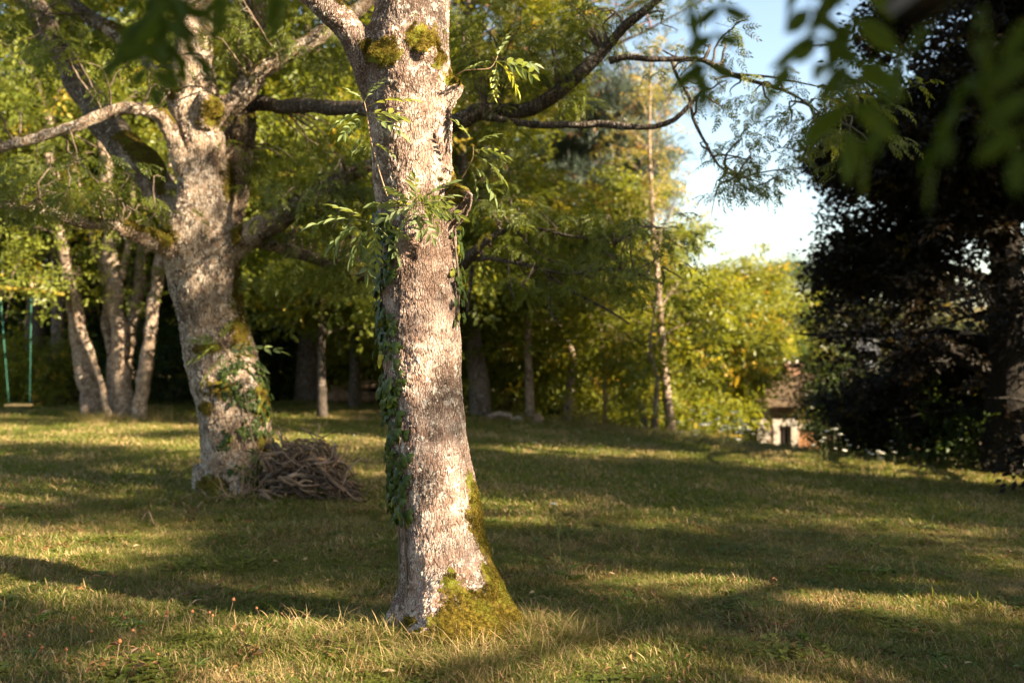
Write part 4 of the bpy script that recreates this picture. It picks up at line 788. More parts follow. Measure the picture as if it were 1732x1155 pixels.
shoot(big_tree, [(395, 625, 9.45), (388, 605, 9.35), (380, 590, 9.3), (372, 575, 9.25)],
      [(X, Y, 9.28, a, b, c, s) for X, Y, a, b, c, s in ((372, 576, -1, .3, -.2, 1.33), (376, 582, -1, -.2, -.3, 1.33), (380, 590, 1, .2, -.2, 1.33), (384, 596, 1, -.3, -.3, 1.40), (388, 602, -1, -.4, -.2, 1.40), (374, 578, .3, 1, -.1, 1.19), (378, 586, -.8, .7, 0, 1.26), (392, 612, 1, .1, -.2, 1.40), (390, 606, 1, .5, -.2, 1.33), (386, 600, .2, -.8, -.8, 1.19), (382, 592, -.4, -.7, -.6, 1.26), (394, 618, 1, -.2, .1, 1.47), (396, 600, 1, .7, .2, 1.26), (366, 590, -1, -.1, .1, 1.33), (400, 592, 1, .3, 0, 2))], .007, 'stem')

# ------------------------------------------------------------------ ivy: each leaf a piece
def ivy_leaf(r):
    o = [(0, 0), (-.12, .33), (.22, .36), (.28, .2), (.62, .26), (1, 0), (.62, -.26), (.28, -.2), (.22, -.36), (-.12, -.33)]
    V = [(x*.055, y*.065, -.01*abs(y)*2+r.normal(0, .002)-.012*x*x) for x, y in o]+[(.018, 0, .003), (.035, 0, .0)]
    Fc = [(0, 1, 10), (1, 2, 10), (2, 3, 10), (3, 4, 11, 10), (4, 5, 11), (5, 6, 11), (6, 7, 10, 11), (7, 8, 10), (8, 9, 10), (9, 0, 10)]
    return mesh('leaf', V, [f[::-1] for f in Fc], M['ivy'], True)
IV = [ivy_leaf(r_) for _ in range(5)]
def ivy(label, co, nr, sel, n, parent_loc, smin, smax, lines):
    t = thing('ivy', parent_loc, label, 'ivy'); T = Tubes()
    for rows in lines: T.add([P(*q) for q in rows], .006, 5, .08)
    T.build('vine', M['twig'], t)
    idx = np.flatnonzero(sel)
    idx = r_.choice(idx, min(n, len(idx)), replace=False)
    for i in idx:
        nn = nr[i]; d = np.array([0, 0, -1.])+r_.normal(0, .45, 3); d -= nn*d.dot(nn); d = d/np.linalg.norm(d)+nn*r_.uniform(.0, .5)
        q = Vector(d.tolist()).normalized(); zz = Vector(nn.tolist()); yv = zz.cross(q).normalized(); zz = q.cross(yv)
        m = Matrix((q, yv, zz)).transposed(); o = bpy.data.objects.new('leaf', IV[r_.integers(5)]); C.objects.link(o)
        o.rotation_euler = m.to_euler(); o.location = [float(v) for v in co[i]+nn*r_.uniform(.008, .045)]; s = r_.uniform(smin, smax); o.scale = (s, s, s); setpar(o, t)
Xm = 866+F*MT_co[:, 0]/MT_co[:, 1]; Ym = 577.5+F*(1.5-MT_co[:, 2])/MT_co[:, 1]
left = np.interp(Ym, [330, 400, 500, 600, 700, 800, 880, 1000], [640, 650, 647, 648, 655, 664, 672, 677])
wid = np.interp(Ym, [330, 420, 520, 620, 700, 780, 860, 900], [14, 30, 20, 34, 42, 34, 20, 6])+14*noise3(MT_co*6)
selL = (Xm < left+wid) & (MT_n[:, 1] < .35) & (Ym > 350) & (Ym < 880) & (noise3(MT_co*9+4) > -.22)
ivy('ivy creeping up the left side of the sharp ash trunk', MT_co, MT_n, selL, 298, (-.62, 5.2, g1(-.62, 5.2)), .6, 1.5,
    [[(676, 1060, 5.16), (676, 940, 5.14), (672, 820, 5.12), (662, 700, 5.12), (654, 560, 5.12), (652, 400, 5.12)], [(690, 1040, 5.05), (684, 900, 5.05), (676, 760, 5.04), (674, 640, 5.05)]])
selR = (Xm > np.interp(Ym, [330, 420, 550], [765, 762, 768])) & (MT_n[:, 1] < .3) & (Ym > 385) & (Ym < 545)
ivy('thin ivy strand on the right edge of the sharp ash trunk', MT_co, MT_n, selR, 34, (-.28, 5.1, 1.5), .7, 1.1, [[(775, 545, 5.12), (776, 480, 5.12), (768, 400, 5.1)]])
Xb = 866+F*BT_co[:, 0]/BT_co[:, 1]; Yb = 577.5+F*(1.5-BT_co[:, 2])/BT_co[:, 1]
selB = (Xb > 372+14*noise3(BT_co*3)) & (BT_n[:, 1] < .3) & (Yb > 610) & (Yb < 850) & (noise3(BT_co*4+9) > .0)
ivy('patchy ivy on the lower trunk of the big leaning ash', BT_co, BT_n, selB, 280, tuple(b2+np.array([.2, -.3, 0])), .8, 1.5, [[(440, 850, 9.7), (432, 780, 9.68), (420, 700, 9.68), (408, 640, 9.68)], [(400, 850, 9.62), (396, 780, 9.62), (392, 720, 9.62)]])

# ================================================================== brushwood heap, dry stems, logs, stone
bx, by = P(531, 835, 9.55)[:2]; bz = g1(bx, by)
heap = thing('brushwood_heap', (bx, by, bz), 'tangled heap of dead sticks piled against the foot of the big leaning ash', 'brushwood')
r = np.random.default_rng(5)
def stick(a, b, r0, mat, parent, name='stick', bend=.12, n=6):
    a, b = np.array(a), np.array(b); L = np.linalg.norm(b-a); pts = [a+(b-a)*t+r.normal(0, bend*L, 3)*math.sin(PI*t) for t in np.linspace(0, 1, 4)]
    T = Tubes(); T.add(pts, np.linspace(r0, r0*.45, 4), n, .12, .08); return T.build(name, M[mat], parent)
for k_ in range(250):
    u = r.uniform(-1, 1); hh = .56*(1-max(0, u)**1.4*.9)*(1-max(0, -u)**3*.3); lay = r.random()
    cx = bx+u*.36-.0; cyy = by+r.uniform(-.35, .35); cz = bz+hh*lay**.6
    if lay < .6: th = r.uniform(-.5, .5); el = r.normal(-.15-.5*max(0, u), .3)
    else: th = r.uniform(-1, 1); el = r.normal(-.1-.7*max(0, u), .4)
    L = r.uniform(.2, .5); dv = np.array([math.cos(th)*math.cos(el), math.sin(th)*.8, math.sin(el)])*L/2; a, b = np.array([cx, cyy, cz])-dv, np.array([cx, cyy, cz])+dv
    for q in (a, b): q[2] = max(q[2], bz+.01)
    stick(a, b, r.choice([.006, .009, .013, .02, .028], p=[.3, .3, .2, .13, .07]), r.choice(['stick', 'stick_dark', 'stick_pale'], p=[.4, .52, .08]), heap)
for q in ([(478, 775, 9.7), (494, 792, 9.6), (505, 830, 9.5), (522, 848, 9.45)], [(470, 730, 9.8), (485, 760, 9.7), (498, 775, 9.6)], [(524, 755, 9.7), (535, 762, 9.6), (545, 785, 9.6)], [(507, 755, 9.8), (513, 778, 9.6)], [(530, 795, 9.45), (534, 840, 9.4), (528, 862, 9.35)],
          [(567, 748, 9.7), (570, 780, 9.7), (574, 805, 9.65)], [(555, 788, 9.5), (582, 820, 9.4), (600, 850, 9.4)], [(500, 790, 9.4), (512, 805, 9.35), (505, 770, 9.5)], [(475, 790, 9.5), (474, 860, 9.4)], [(540, 850, 9.4), (555, 875, 9.3)], [(545, 780, 9.5), (580, 782, 9.5), (600, 800, 9.5)]):
    T = Tubes(); pts = [P(*x_) for x_ in q]; T.add(pts, np.linspace(.013, .006, len(pts)), 6, .05, .08); T.build('stick', M['stick_pale'], heap)
for k_ in range(26):
    u = r.uniform(-1, 1); a = np.array([bx+u*.34, by+r.uniform(-.3, .1), bz+r.uniform(.1, .4)]); th = r.normal(0, .5); L = r.uniform(.25, .55); stick(a, a+np.array([math.sin(th)*L+u*.15, r.uniform(-.2, .1), math.cos(th)*L*.8]), r.choice([.004, .006, .009]), r.choice(['stick', 'stick_pale']), heap, 'stick', .16)
dw = thing('dead_weed', (*P(415, 858, 9.4)[:2], g1(*P(415, 858, 9.4)[:2])), 'clump of dry reddish weed stems leaning against the ivy on the big ash', 'weed')
wx, wy = P(415, 858, 9.4)[:2]; wz = g1(wx, wy)
for k_ in range(34):
    a = r.uniform(-1, 1); e = np.array([wx+a*.38, wy+r.uniform(-.2, .25), wz+r.uniform(.15, .75)*(1-.4*abs(a))]); b = np.array([wx+r.normal(0, .1), wy+r.normal(0, .08), wz])
    if k_ % 4 == 0: e[2] = wz+.04; e[0] += a*.25
    stick(b, e, .004, 'stem', dw, 'stem', .12, 5)
T = Tubes(); T.add([P(*q) for q in ((410, 800, 9.3), (400, 792, 9.3), (370, 790, 9.3), (372, 815, 9.3), (388, 848, 9.25))], .005, 5, .04); T.build('stem', M['stem'], dw)
def ground_pt(X, Y, d0=8):
    d = d0
    for _ in range(60):
        x = (X-866)/F*d; d = d*.5+.5*(1.5-g1(x, d))*F/(Y-577.5)
    return np.array([(X-866)/F*d, d, g1((X-866)/F*d, d)])
for X0, Y0, X1, Y1, lab in ((240, 886, 285, 894, 'short broken stick on the lawn left of the dry weed'), (345, 855, 305, 890, 'pale curved stick lying in front of the big leaning ash'), (300, 1032, 345, 1026, 'grey stick lying flat on the near left lawn'), (925, 806, 975, 812, 'dark fallen twig in the shade right of the sharp trunk'),
                            (880, 1020, 930, 1028, 'reddish dry stalk lying right of the mossy trunk foot'), (655, 1118, 750, 1116, 'long straw coloured stalk lying before the sharp trunk')):
    a, b = ground_pt(X0, Y0), ground_pt(X1, Y1); a[2] += .03; b[2] += .04; o = stick(a, b, .007 if Y0 < 1000 else .004, 'stick_pale' if 'pale' in lab or 'grey' in lab else 'stem', None, 'fallen_stick'); tag(o, lab, 'stick')
a = P(832, 706, 21); T = Tubes(); T.add([P(826, 706, 21.2), P(845, 700, 21), P(866, 704, 20.8)], [.07, .06, .05], 9, .15, .08); T.add([P(864, 702, 20.8), P(866, 713, 20.7)], .04, 7); o = T.build('fallen_log', M['stick_pale']); tag(o, 'pale fallen log beside the thick grey trunk', 'log')
def rock(name, c, s, mat, seed):
    import bmesh
    bm = bmesh.new(); bmesh.ops.create_icosphere(bm, subdivisions=3, radius=1); co = np.array([v.co[:] for v in bm.verts]); f = 1+.3*noise3(co*1.1+seed)
    for v, k_ in zip(bm.verts, f): v.co = Vector((v.co.x*s[0]*k_+c[0], v.co.y*s[1]*k_+c[1], v.co.z*s[2]*k_+c[2]))
    me = bpy.data.meshes.new(name); bm.to_mesh(me); bm.free(); me.materials.append(mat); me.polygons.foreach_set('use_smooth', np.ones(len(me.polygons), bool)); return mk(name, me)
M['stone'] = plain('stone', (.55, .52, .46), nz=.2)
c = ground_pt(874, 713, 20); tag(rock('rock', c+np.array([0, 0, .03]), (.14, .12, .08), M['stone'], 3), 'small white rock by the end of the pale fallen log', 'rock')
c = P(910, 712, 20.5); tag(rock('tree_stump', (c[0], c[1], g1(c[0], c[1])+.08), (.12, .12, .16), M['stick'], 5), 'brown stump right of the slim forked tree', 'stump')
for i, (X0, Y0, X1, Y1, d, w_) in enumerate(((548, 682, 640, 690, 24, .16), (560, 676, 620, 680, 25, .14), (590, 668, 650, 676, 24.6, .13))):
    T = Tubes(); a, b = P(X0, Y0, d), P(X1, Y1, d+.3); a[2] = b[2] = g1(a[0], d)+w_+.15*i; T.add([a, (a+b)/2+np.array([0, 0, .02]), b], [w_, w_*.95, w_*.85], 10, .3, .1); o = T.build('felled_log', M['stick'])
    tag(o, ('lowest of the three brown logs stacked in the hollow left of the sharp trunk', 'middle one of the three brown logs stacked in the hollow', 'topmost short one of the three brown logs stacked in the hollow')[i], 'log', 'logs stacked in the hollow')
c = P(1000, 706, 21); shrub('fern', 'orange withered fern at the wood edge behind the lawn', 998, 21, .35, .4, 'gold', 40, 70)

# ================================================================== cottage and the slate roofed house
M['render'] = None
k = NM('old_render'); p = k.pos(); n1 = k.noise(p, 1.6, 6, .65); n2 = k.noise(p, 12, 5, .6)
c = k.mix(k.ramp(n1, .42, .58), (.27, .235, .19), (.17, .12, .085)); c = k.mix(k.ramp(n2, .5, .7), c, (.18, .14, .10)); k.bump(n2, .02); M['render'] = k.fin(c, .9, .1)
M['quoin'] = plain('quoin', (.34, .31, .26), .9, .1, .15, 6); M['tile'] = plain('tile', (.065, .046, .027), .85, .15, .5, 3); M['slate'] = plain('slate', (.12, .13, .155), .6, .3, .25, 4)
M['door_wood'] = plain('door_wood', (.26, .13, .06), .8, .2, .3, 8); M['frame_paint'] = plain('frame_paint', (.25, .22, .2), .6, .3, .1); M['dark_room'] = plain('dark_room', (.012, .012, .012), .9, .1)
k = NM('pane_glass'); k.fin((.03, .035, .045), .06, .8); M['pane'] = k.m
M['chimney'] = plain('chimney', (.17, .10, .065), .9, .1, .4, 6)
def cottage():
    zf = -3.1; ze = -.37; x0, x1, y0, y1 = 7.13, 12.6, 29.0, 33.6; zr = .46; t = thing('cottage', ((x0+x1)/2, (y0+y1)/2, zf), 'small pale stone cottage with a brown tiled roof half hidden under the dark beech', 'cottage')
    wx0, wx1, wz0, wz1 = 7.78, 8.12, -1.65, -.98; dx0, dx1, dz1 = 8.36, 9.1, -1.05
    # front wall in pieces round the window and the door, then the gable sides
    for c, s in (((x0+wx0)/2, wx0-x0), ((wx1+dx0)/2, dx0-wx1), ((dx1+x1)/2, x1-dx1)): box('wall', (c, y0+.15, (zf+ze)/2), (s, .3, ze-zf), M['render'], t, bev=0)
    box('wall', ((wx0+wx1)/2, y0+.153, (wz1+ze)/2), (wx1-wx0, .3, ze-wz1), M['render'], t, bev=0); box('wall', ((wx0+wx1)/2, y0+.153, (wz0+zf)/2), (wx1-wx0, .3, wz0-zf), M['render'], t, bev=0)
    box('wall', ((dx0+dx1)/2, y0+.153, (dz1+ze)/2), (dx1-dx0, .3, ze-dz1), M['render'], t, bev=0)
    for xx in (x0+.15, x1-.15): box('wall', (xx, (y0+y1)/2+.15, (zf+ze)/2), (.3, y1-y0-.3, ze-zf), M['render'], t, bev=0)
    box('wall', ((x0+x1)/2, y1+.15, (zf+ze)/2), (x1-x0, .3, ze-zf), M['render'], t, bev=0)
    f = box('window', ((wx0+wx1)/2, y0+.16, wz0-.02), (wx1-wx0+.1, .36, .06), M['quoin'], t)
    for xx in (wx0+.03, wx1-.03, (wx0+wx1)/2): box('frame', (xx, y0+.10, (wz0+wz1)/2), (.04, .05, wz1-wz0), M['frame_paint'], f)
    for zz in (wz0+.03, wz1-.03): box('frame', ((wx0+wx1)/2, y0+.105, zz), (wx1-wx0-.09, .04, .04), M['frame_paint'], f)
    box('pane', ((wx0+wx1)/2, y0+.13, (wz0+wz1)/2), (wx1-wx0, .01, wz1-wz0), M['pane'], f, bev=0)
    for sx in (wx0-.09, wx1+.09): box('jamb_stone', (sx, y0-.004, (wz0+wz1)/2), (.16, .05, wz1-wz0+.1), M['quoin'], t)
    box('lintel', ((wx0+wx1)/2, y0-.006, wz1+.12), (.74, .06, .2), M['quoin'], t)
    dr = box('door', ((dx0+dx1)/2, y0+.12, (zf+dz1)/2), (dx1-dx0, .06, dz1-zf), M['door_wood'], t)
    for i in range(4): box('plank', (dx0+(i+.5)*(dx1-dx0)/4, y0+.085, (zf+dz1)/2), ((dx1-dx0)/4-.012, .03, dz1-zf-.04), M['door_wood'], dr)
    for i in range(8): box('quoin_stone', (x0+(.13 if i % 2 else .18), y0-.012, ze-.18-i*.33), (.26 if i % 2 else .36, .06, .29), M['quoin'], t, bev=.01)
    # hipped roof
    o_ = .28; A = [(x0-o_, y0-o_, ze-.05), (x1+o_, y0-o_, ze-.05), (x1+o_, y1+.3+o_, ze-.05), (x0-o_, y1+.3+o_, ze-.05)]; ym = (y0+y1)/2+.15; R0, R1 = (x0+1.25, ym, zr), (x1-1.25, ym, zr)
    me = mesh('roof', A+[R0, R1], [(0, 1, 5, 4), (1, 2, 5), (2, 3, 4, 5), (3, 0, 4), (3, 2, 1, 0)], M['tile'], False); rf = mk('roof', me, t)
    tm = bpy.data.meshes.new('tile'); import bmesh; bm = bmesh.new(); bmesh.ops.create_cube(bm, size=1); bmesh.ops.scale(bm, vec=(.19, .30, .022), verts=bm.verts); bm.to_mesh(tm); bm.free(); tm.materials.append(M['tile'])
    r = np.random.default_rng(9); A0, A1 = np.array(A[0]), np.array(A[1]); up = np.array([0, ym-(y0-o_), zr-ze+.05]); Ls = np.linalg.norm(up); sl = math.atan2(up[2], up[1]); rows = 11; cnt = 0
    for i in range(rows):
        tt = (i+.5)/rows; xl = A0[0]+(R0[0]-A0[0])*tt; xr = A1[0]+(R1[0]-A1[0])*tt
        for xx in np.arange(xl+.12, min(xr, xl+5.2)-.1, .2):
            if cnt >= 250: break
            o = bpy.data.objects.new('tile', tm); C.objects.link(o); o.location = (xx+r.normal(0, .005), (A0+up*tt)[1], (A0+up*tt)[2]+.035+r.normal(0, .004)); o.rotation_euler = (sl-.06, r.normal(0, .02), r.normal(0, .02)); setpar(o, rf); cnt += 1
    ch = box('chimney', (8.85, ym, zr+.0), (.5, .45, .56), M['chimney'], t); box('cap', (8.85, ym, zr+.31), (.58, .52, .06), M['chimney'], ch)
    for dx in (-.12, .12): T = Tubes(); T.add([(8.85+dx, ym, zr+.34), (8.85+dx, ym, zr+.44)], [.07, .06], 10); T.build('chimney_pot', M['stone'], ch)
cottage()
def house():
    x0, x1, y0, y1, zf, ze, zr = 11.6, 18.5, 41, 47, -4.2, .4, 2.35; t = thing('slate_house', ((x0+x1)/2, (y0+y1)/2, zf), 'larger house with a blue grey slate roof glimpsed through leaves behind the cottage', 'house')
    box('wall', ((x0+x1)/2, (y0+y1)/2, (zf+ze)/2), (x1-x0, y1-y0, ze-zf), M['render'], t, bev=0)
    o_ = .3; ym = (y0+y1)/2; A = [(x0-o_, y0-o_, ze), (x1+o_, y0-o_, ze), (x1+o_, y1+o_, ze), (x0-o_, y1+o_, ze), (x0-o_, ym, zr), (x1+o_, ym, zr)]
    mk('roof', mesh('roof', A, [(0, 1, 5, 4), (2, 3, 4, 5), (1, 2, 5), (3, 0, 4), (3, 2, 1, 0)], M['slate'], False), t)
    box('gutter', ((x0+x1)/2, y0-o_-.05, ze-.03), (x1-x0+.6, .09, .09), M['quoin'], t)
    d = box('dormer', (12.6, y0+.5, ze+.75), (.8, 1.2, .9), M['quoin'], t); box('pane', (12.6, y0-.108, ze+.75), (.5, .02, .6), M['pane'], d, bev=0)
    for xx in (13.2, 15.2, 17): wd = box('window', (xx, y0-.01, -1.0), (.9, .06, 1.3), M['quoin'], t); box('pane', (xx, y0-.05, -1.0), (.7, .02, 1.1), M['pane'], wd, bev=0)
    c_ = box('chimney', (11.95, ym, zr+.15), (.5, .7, 1.1), M['quoin'], t)
house()

# ================================================================== grass
def tuft(r, nb, R, h, lean, straw, w=.0035, curl=.6):
    V, Fc, mi = [], [], []
    for b in range(nb):
        a = r.uniform(0, 2*PI); o = np.array([r.normal(0, R), r.normal(0, R), -.01]); L = h*r.uniform(.5, 1.25); ln = lean*r.uniform(.2, 1.3); dx = np.array([math.cos(a), math.sin(a), 0.]); s = np.array([-math.sin(a+r.normal(0, .6)), math.cos(a+r.normal(0, .6)), 0])
        k_ = len(V); is_s = r.random() < straw
        for t in (0, .4, .75):
            c = o+np.array([0, 0, 1])*L*(t-curl*.35*t*t*ln)+dx*L*ln*t*t*1.1+dx*L*.12*t; ww = w*(1-.55*t)*r.uniform(.8, 1.2); V += [c-s*ww, c+s*ww]
        V.append(o+np.array([0, 0, 1])*L*(1-curl*.45*ln)+dx*L*ln*1.1+dx*.12*L)
        Fc += [(k_, k_+1, k_+3, k_+2), (k_+2, k_+3, k_+5, k_+4), (k_+4, k_+5, k_+6)]; mi += [int(is_s)]*3
    return mesh('tuft', V, Fc, [M['grassg'], M['straw']], False, mi)
def clover(r):
    V, Fc = [], []
    for b in range(9):
        c = np.array([r.normal(0, .04), r.normal(0, .04), r.uniform(.01, .035)])
        for k_ in range(3):
            a = k_*2.1+r.random(); leaflet(V, Fc, c, np.array([math.cos(a), math.sin(a), .2]), np.array([0, 0, 1.]), .016, .015, .1, .1, False)
    return mesh('clover', V, Fc, M['grassg'], False)
rg = np.random.default_rng(12)
def weed(r):
    V, Fc = [], []
    for b in range(9):
        a = b*.75+r.uniform(-.2, .2); leaflet(V, Fc, np.array([0, 0, .01]), np.array([math.cos(a), math.sin(a), r.uniform(.15, .8)]), np.array([0, 0, 1.]), r.uniform(.05, .09), r.uniform(.02, .03), .5, .15)
    return mesh('weed', V, Fc, M['weed'], False)
def litter(r):
    V, Fc = [], []
    for b in range(12):
        a = r.uniform(0, 6.28); leaflet(V, Fc, np.array([r.normal(0, .05), r.normal(0, .05), r.uniform(.01, .035)]), np.array([math.cos(a), math.sin(a), r.normal(0, .3)]), np.array([0, 0, 1.])+r.normal(0, .4, 3), r.uniform(.02, .045), .012, .3, .3, False)
    return mesh('litter', V, Fc, M['litter'], False)
M['weed'] = leafmat('weed', (.06, .10, .02), (.10, .15, .03), trans=.3); M['litter'] = leafmat('litter', (.10, .04, .018), (.24, .14, .06), trans=.15, tcol=(1.1, 1, .8))
# 0-1 green, 2-3 mixed, 4-5 straw, 6 clover, 7 weed, 8 litter
G_short = src('grass_short', [tuft(rg, 30, .035, .044, .9, s_, .0023) for s_ in (.04, .12, .3, .45, .7, .9)]+[clover(rg), weed(rg), litter(rg)])
G_far = src('grass_far', [tuft(rg, 46, .08, .045, .8, s_, .0052) for s_ in (.1, .25, .4, .6)])
G_tall = src('grass_tall', [tuft(rg, 26, .05, .19, 1.3, s_, .0026, .9) for s_ in (.2, .4, .6, .9)])
def field(n, y0, y1, side, pw=1.0):
    y = (y0**2+(y1**2-y0**2)*rg.random(n))**.5; x = rg.uniform(-1, 1, n)*(.53*y+side); return x, y
def keep_patch(x, y, f, thr): return noise3(np.stack([x*f, y*f, x*0+2], -1)) > thr
dens_n = lambda x, y: .5+.5*noise3(np.stack([x*.7, y*.7, x*0+8], -1))
x, y = field(74000, 3.2, 9.5, .8); m = rg.random(len(x)) < .55+.45*dens_n(x, y); x, y = x[m], y[m]; z = gz(x, y)
sc = rg.uniform(.6, 1.3, len(x))*(.75+.6*smooth(-.3, .5, noise3(np.stack([x*1.7, y*1.7, x*0], -1))))
dry = noise3(np.stack([x*1.1, y*1.1, x*0+5], -1))+.5*noise3(np.stack([x*4, y*4, x*0], -1))+.3*rg.normal(0, 1, len(x)); pk = np.clip(np.floor(2.55+dry*3.0), 0, 5); u_ = rg.random(len(x)); cl = noise3(np.stack([x*2.2, y*2.2, x*0+9], -1))
pk = np.where((cl > .25) & (u_ < .45), 6, pk); pk = np.where(u_ > .994, 7, pk); pk = np.where((u_ > .95) & (u_ < .975), 8, pk)
g_ = scatter('near_grass', np.stack([x, y, z], -1), np.stack([rg.normal(0, .15, len(x)), rg.normal(0, .15, len(x)), rg.uniform(0, 6.28, len(x))], -1), sc, G_short, None, M['grassg'], pk); tag(g_, 'short mixed green and straw coloured grass of the near lawn', 'grass', None, 'stuff')
x, y = field(62000, 9.2, 25, 2.0); z = gz(x, y)
g_ = scatter('far_grass', np.stack([x, y, z], -1), np.stack([rg.normal(0, .12, len(x)), rg.normal(0, .12, len(x)), rg.uniform(0, 6.28, len(x))], -1), rg.uniform(.7, 1.5, len(x)), G_far, None, M['grassg'], np.clip(np.floor(1.7+2.6*(noise3(np.stack([x*.8, y*.8, x*0+5], -1))+.4*noise3(np.stack([x*3, y*3, x*0], -1)))+.7*rg.normal(0, 1, len(x))), 0, 3)); tag(g_, 'mown grass of the farther lawn reaching the wood edge', 'grass', None, 'stuff')
# taller grass: round the trunks, in scattered patches near, and along the rough edge
pts = []
for n, c, rr in ((150, b1+np.array([.1, -.34, 0]), .5), (120, b1+np.array([.3, -.28, 0]), .3), (190, b1+np.array([.5, -.05, 0]), .34), (110, b1+np.array([.1, -.5, 0]), .5), (70, b1+np.array([-.5, -.2, 0]), .3), (330, b2+np.array([0, -.15, 0]), .75), (120, b2+np.array([.8, -.35, 0]), .5)):
    a = rg.uniform(0, 6.28, n); q = rr*rg.random(n)**.6; pts.append(np.stack([c[0]+q*np.cos(a)*1.2, c[1]+q*np.sin(a)*.8], -1))
x, y = field(9000, 3.2, 8, .6); m = keep_patch(x, y, 1.5, .28) & (rg.random(len(x)) < .4); pts.append(np.stack([x[m], y[m]], -1))
n = 900; Xp = rg.uniform(840, 1760, n); dd = np.interp(Xp, [840, 1150, 1732], [21.5, 19.6, 16.6])+rg.normal(0, .8, n); pts.append(np.stack([(Xp-866)/F*dd, dd], -1))
n = 260; Xp = rg.uniform(120, 300, n); dd = 18.6+rg.normal(0, .5, n); pts.append(np.stack([(Xp-866)/F*dd, dd], -1))
q = np.vstack(pts); q = q[(np.hypot(q[:, 0]-b1[0], (q[:, 1]-b1[1])) > .24)]; z = gz(q[:, 0], q[:, 1])
s_ = rg.uniform(.45, 1.0, len(q))*np.where((q[:, 1] > 14) & (q[:, 0]/q[:, 1] > .22), .8, np.where(q[:, 1] > 14, 1.4, np.where(np.hypot(q[:, 0]-b1[0], q[:, 1]-b1[1]) < .9, .8, .55)))
g_ = scatter('tall_grass', np.column_stack([q, z]), np.stack([rg.normal(0, .2, len(q)), rg.normal(0, .2, len(q)), rg.uniform(0, 6.28, len(q))], -1), s_, G_tall, None, M['straw']); tag(g_, 'longer arching grass round the trunk feet and along the wood edge', 'grass', None, 'stuff')

# ------------------------------------------------------------------ wild carrot, dried flower heads, seedlings, fallen leaves
def umbel(r, h, mat_head, R=.05, n=14):
    T = Tubes(); top = np.array([r.normal(0, .05)*h, r.normal(0, .05)*h, h]); T.add([np.array([0, 0, -.03]), top*.5+np.array([.01, 0, 0]), top], [.004, .003, .0025], 5, .1)
    for k_ in range(3): a = r.uniform(0, 6.28); b = top*r.uniform(.3, .6); T.add([b, b+np.array([math.cos(a)*.08, math.sin(a)*.08, .1])], [.002, .0015], 4)
    V, Fc = [], []
    for i in range(n):
        a = i*2.4; q = R*math.sqrt((i+.5)/n); c = top+np.array([math.cos(a)*q, math.sin(a)*q, .02+.012*(1-q/R)]); T.add([top, c], [.0012, .001], 3, cap=False)
        k_ = len(V); V += [c+np.array([math.cos(t)*R*.28, math.sin(t)*R*.28, r.normal(0, .002)]) for t in np.arange(5)*1.2566]+[c+np.array([0, 0, .008])]; Fc += [(k_+j, k_+(j+1) % 5, k_+5) for j in range(5)]
    sm = mesh('stem', np.vstack(T.v), T.f, M['green_stem']); hm = mesh('flower_head', V, Fc, mat_head, False); return sm, hm
UM = [umbel(r_, h, M['white_flower'], R) for h, R in ((.42, .055), (.55, .05), (.35, .055), (.65, .05))]
def plant(name, loc, label, cat, ms, group, s=1.0):
    t = thing(name, loc, label, cat, group)
    for me, nm in ms:
        o = bpy.data.objects.new(nm, me); C.objects.link(o); o.parent = t; o.rotation_euler = (0, 0, 0)
    t.rotation_euler = (r_.normal(0, .08), r_.normal(0, .08), r_.uniform(0, 6.28)); t.scale = (s, s, s); return t
def edge_d(X): return float(np.interp(X, [840, 1150, 1732], [21.2, 19.3, 16.3]))
for i in range(62):
    X = r_.uniform(1150, 1275) if i < 34 else r_.uniform(1335, 1520); d = edge_d(X)+r_.uniform(-2.2, -.3); x = (X-866)/F*d; u = UM[r_.integers(4)]
    lab, gp = (('white umbel flower in the sunny drift left of the cottage', 'white flowers left of the cottage') if i < 34 else ('white umbel flower in the row right of the cottage window under the beech', 'white flowers right of the cottage'))
    plant('wild_carrot', (x, d, g1(x, d)), lab, 'flower', ((u[0], 'stem'), (u[1], 'flower_head')), gp, r_.uniform(.7, 1.1) if i < 34 else r_.uniform(.45, .85))
for X, Y, lab in ((850, 762, 'white flower in sunny grass right of the sharp trunk'), (905, 756, 'small white flower on the sunny band beyond the grey trunk shadow'), (1005, 768, 'white flower mid lawn below the bare sapling'), (600, 745, 'white flower on the sunny band left of the sharp trunk')):
    q = ground_pt(X, Y+8, 17); plant('wild_carrot', q, lab, 'flower', ((UM[2][0], 'stem'), (UM[2][1], 'flower_head')), None, .4)
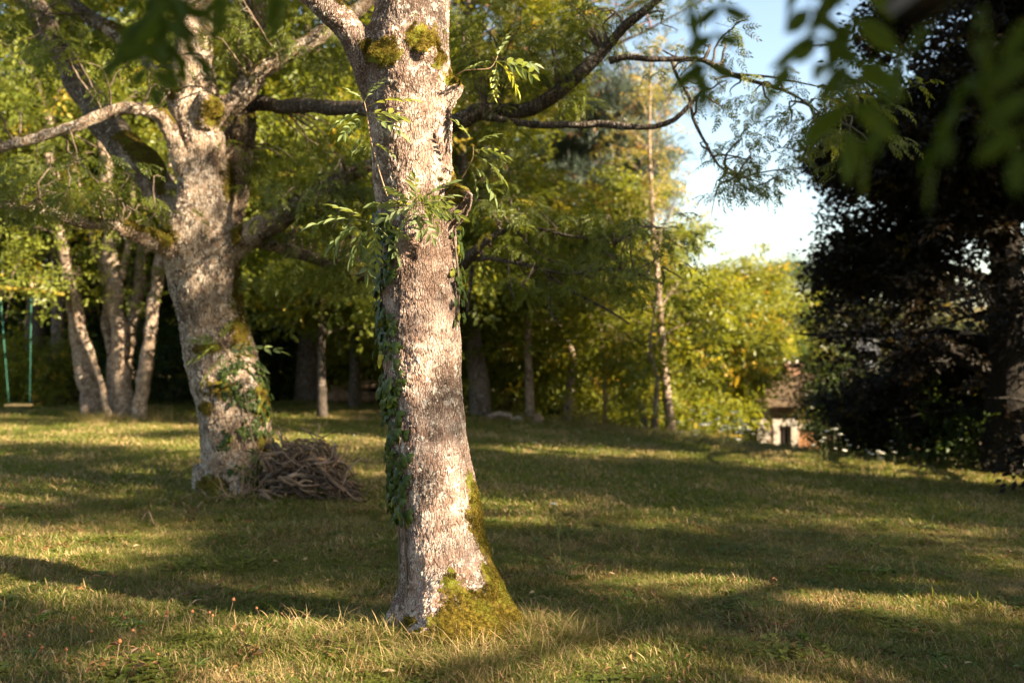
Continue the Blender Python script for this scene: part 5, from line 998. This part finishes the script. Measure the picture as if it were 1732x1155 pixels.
q = ground_pt(950, 965, 6.5); um = umbel(r_, .43, M['white_flower'], .022, 7); plant('wild_carrot', q, 'tall lone thin stalk with a tiny pale flower head right of the sharp trunk', 'flower', ((um[0], 'stem'), (um[1], 'flower_head')), None, 1)
def seedhead(r):
    T = Tubes(); h = .11; top = np.array([r.normal(0, .02), r.normal(0, .02), h]); T.add([np.array([0, 0, -.02]), top*.5+np.array([.006, 0, 0]), top], [.0014, .0012, .001], 4, .04); sm = mesh('stem', np.vstack(T.v), T.f, M['stem'])
    T = Tubes(); T.add([top-np.array([0, 0, .008]), top, top+np.array([0, 0, .009])], [.003, .009, .003], 7, .004, .2); return sm, mesh('seed_head', np.vstack(T.v), T.f, M['seed'])
SD = [seedhead(r_) for _ in range(3)]
for X, Y in ((200, 1072), (216, 1090), (352, 1055), (362, 1058), (272, 1060), (292, 1064), (382, 1045), (442, 1045), (118, 1082), (152, 1088), (82, 1118), (52, 1100), (260, 1122), (192, 1126), (320, 1062), (20, 1105), (110, 1130), (240, 1110)):
    q = ground_pt(X, Y+14, 5); u = SD[r_.integers(3)]; plant('clover_flower', q, 'small dried reddish clover head on a thin stalk in the near left grass', 'flower', ((u[0], 'stem'), (u[1], 'seed_head')), 'dried clover heads at the bottom left', r_.uniform(.7, 1.3))
M['dry_leaf'] = leafmat('dry_leaf', (.20, .09, .035), (.42, .30, .15), (.38, .28, .16), .2, trans=.2, tcol=(1.1, 1, .8))
V, Fc = [], []; leaflet(V, Fc, np.zeros(3), np.array([1., 0, 0]), np.array([0, 0, 1.]), .065, .028, .35, .2); DL = mesh('fallen_leaf', V, Fc, M['dry_leaf'], False)
for i in range(70):
    X, Y = r_.uniform(0, 1732), r_.uniform(860, 1150); q = ground_pt(X, Y, 6); o = bpy.data.objects.new('fallen_leaf', DL); C.objects.link(o); o.location = (q[0], q[1], q[2]+.035); o.rotation_euler = (r_.normal(0, .5), r_.normal(0, .5), r_.uniform(0, 6.28)); s = r_.uniform(.6, 1.1); o.scale = (s, s, s)
    tag(o, 'withered leaf lying in the short grass of the lawn', 'leaf', 'withered leaves on the lawn')
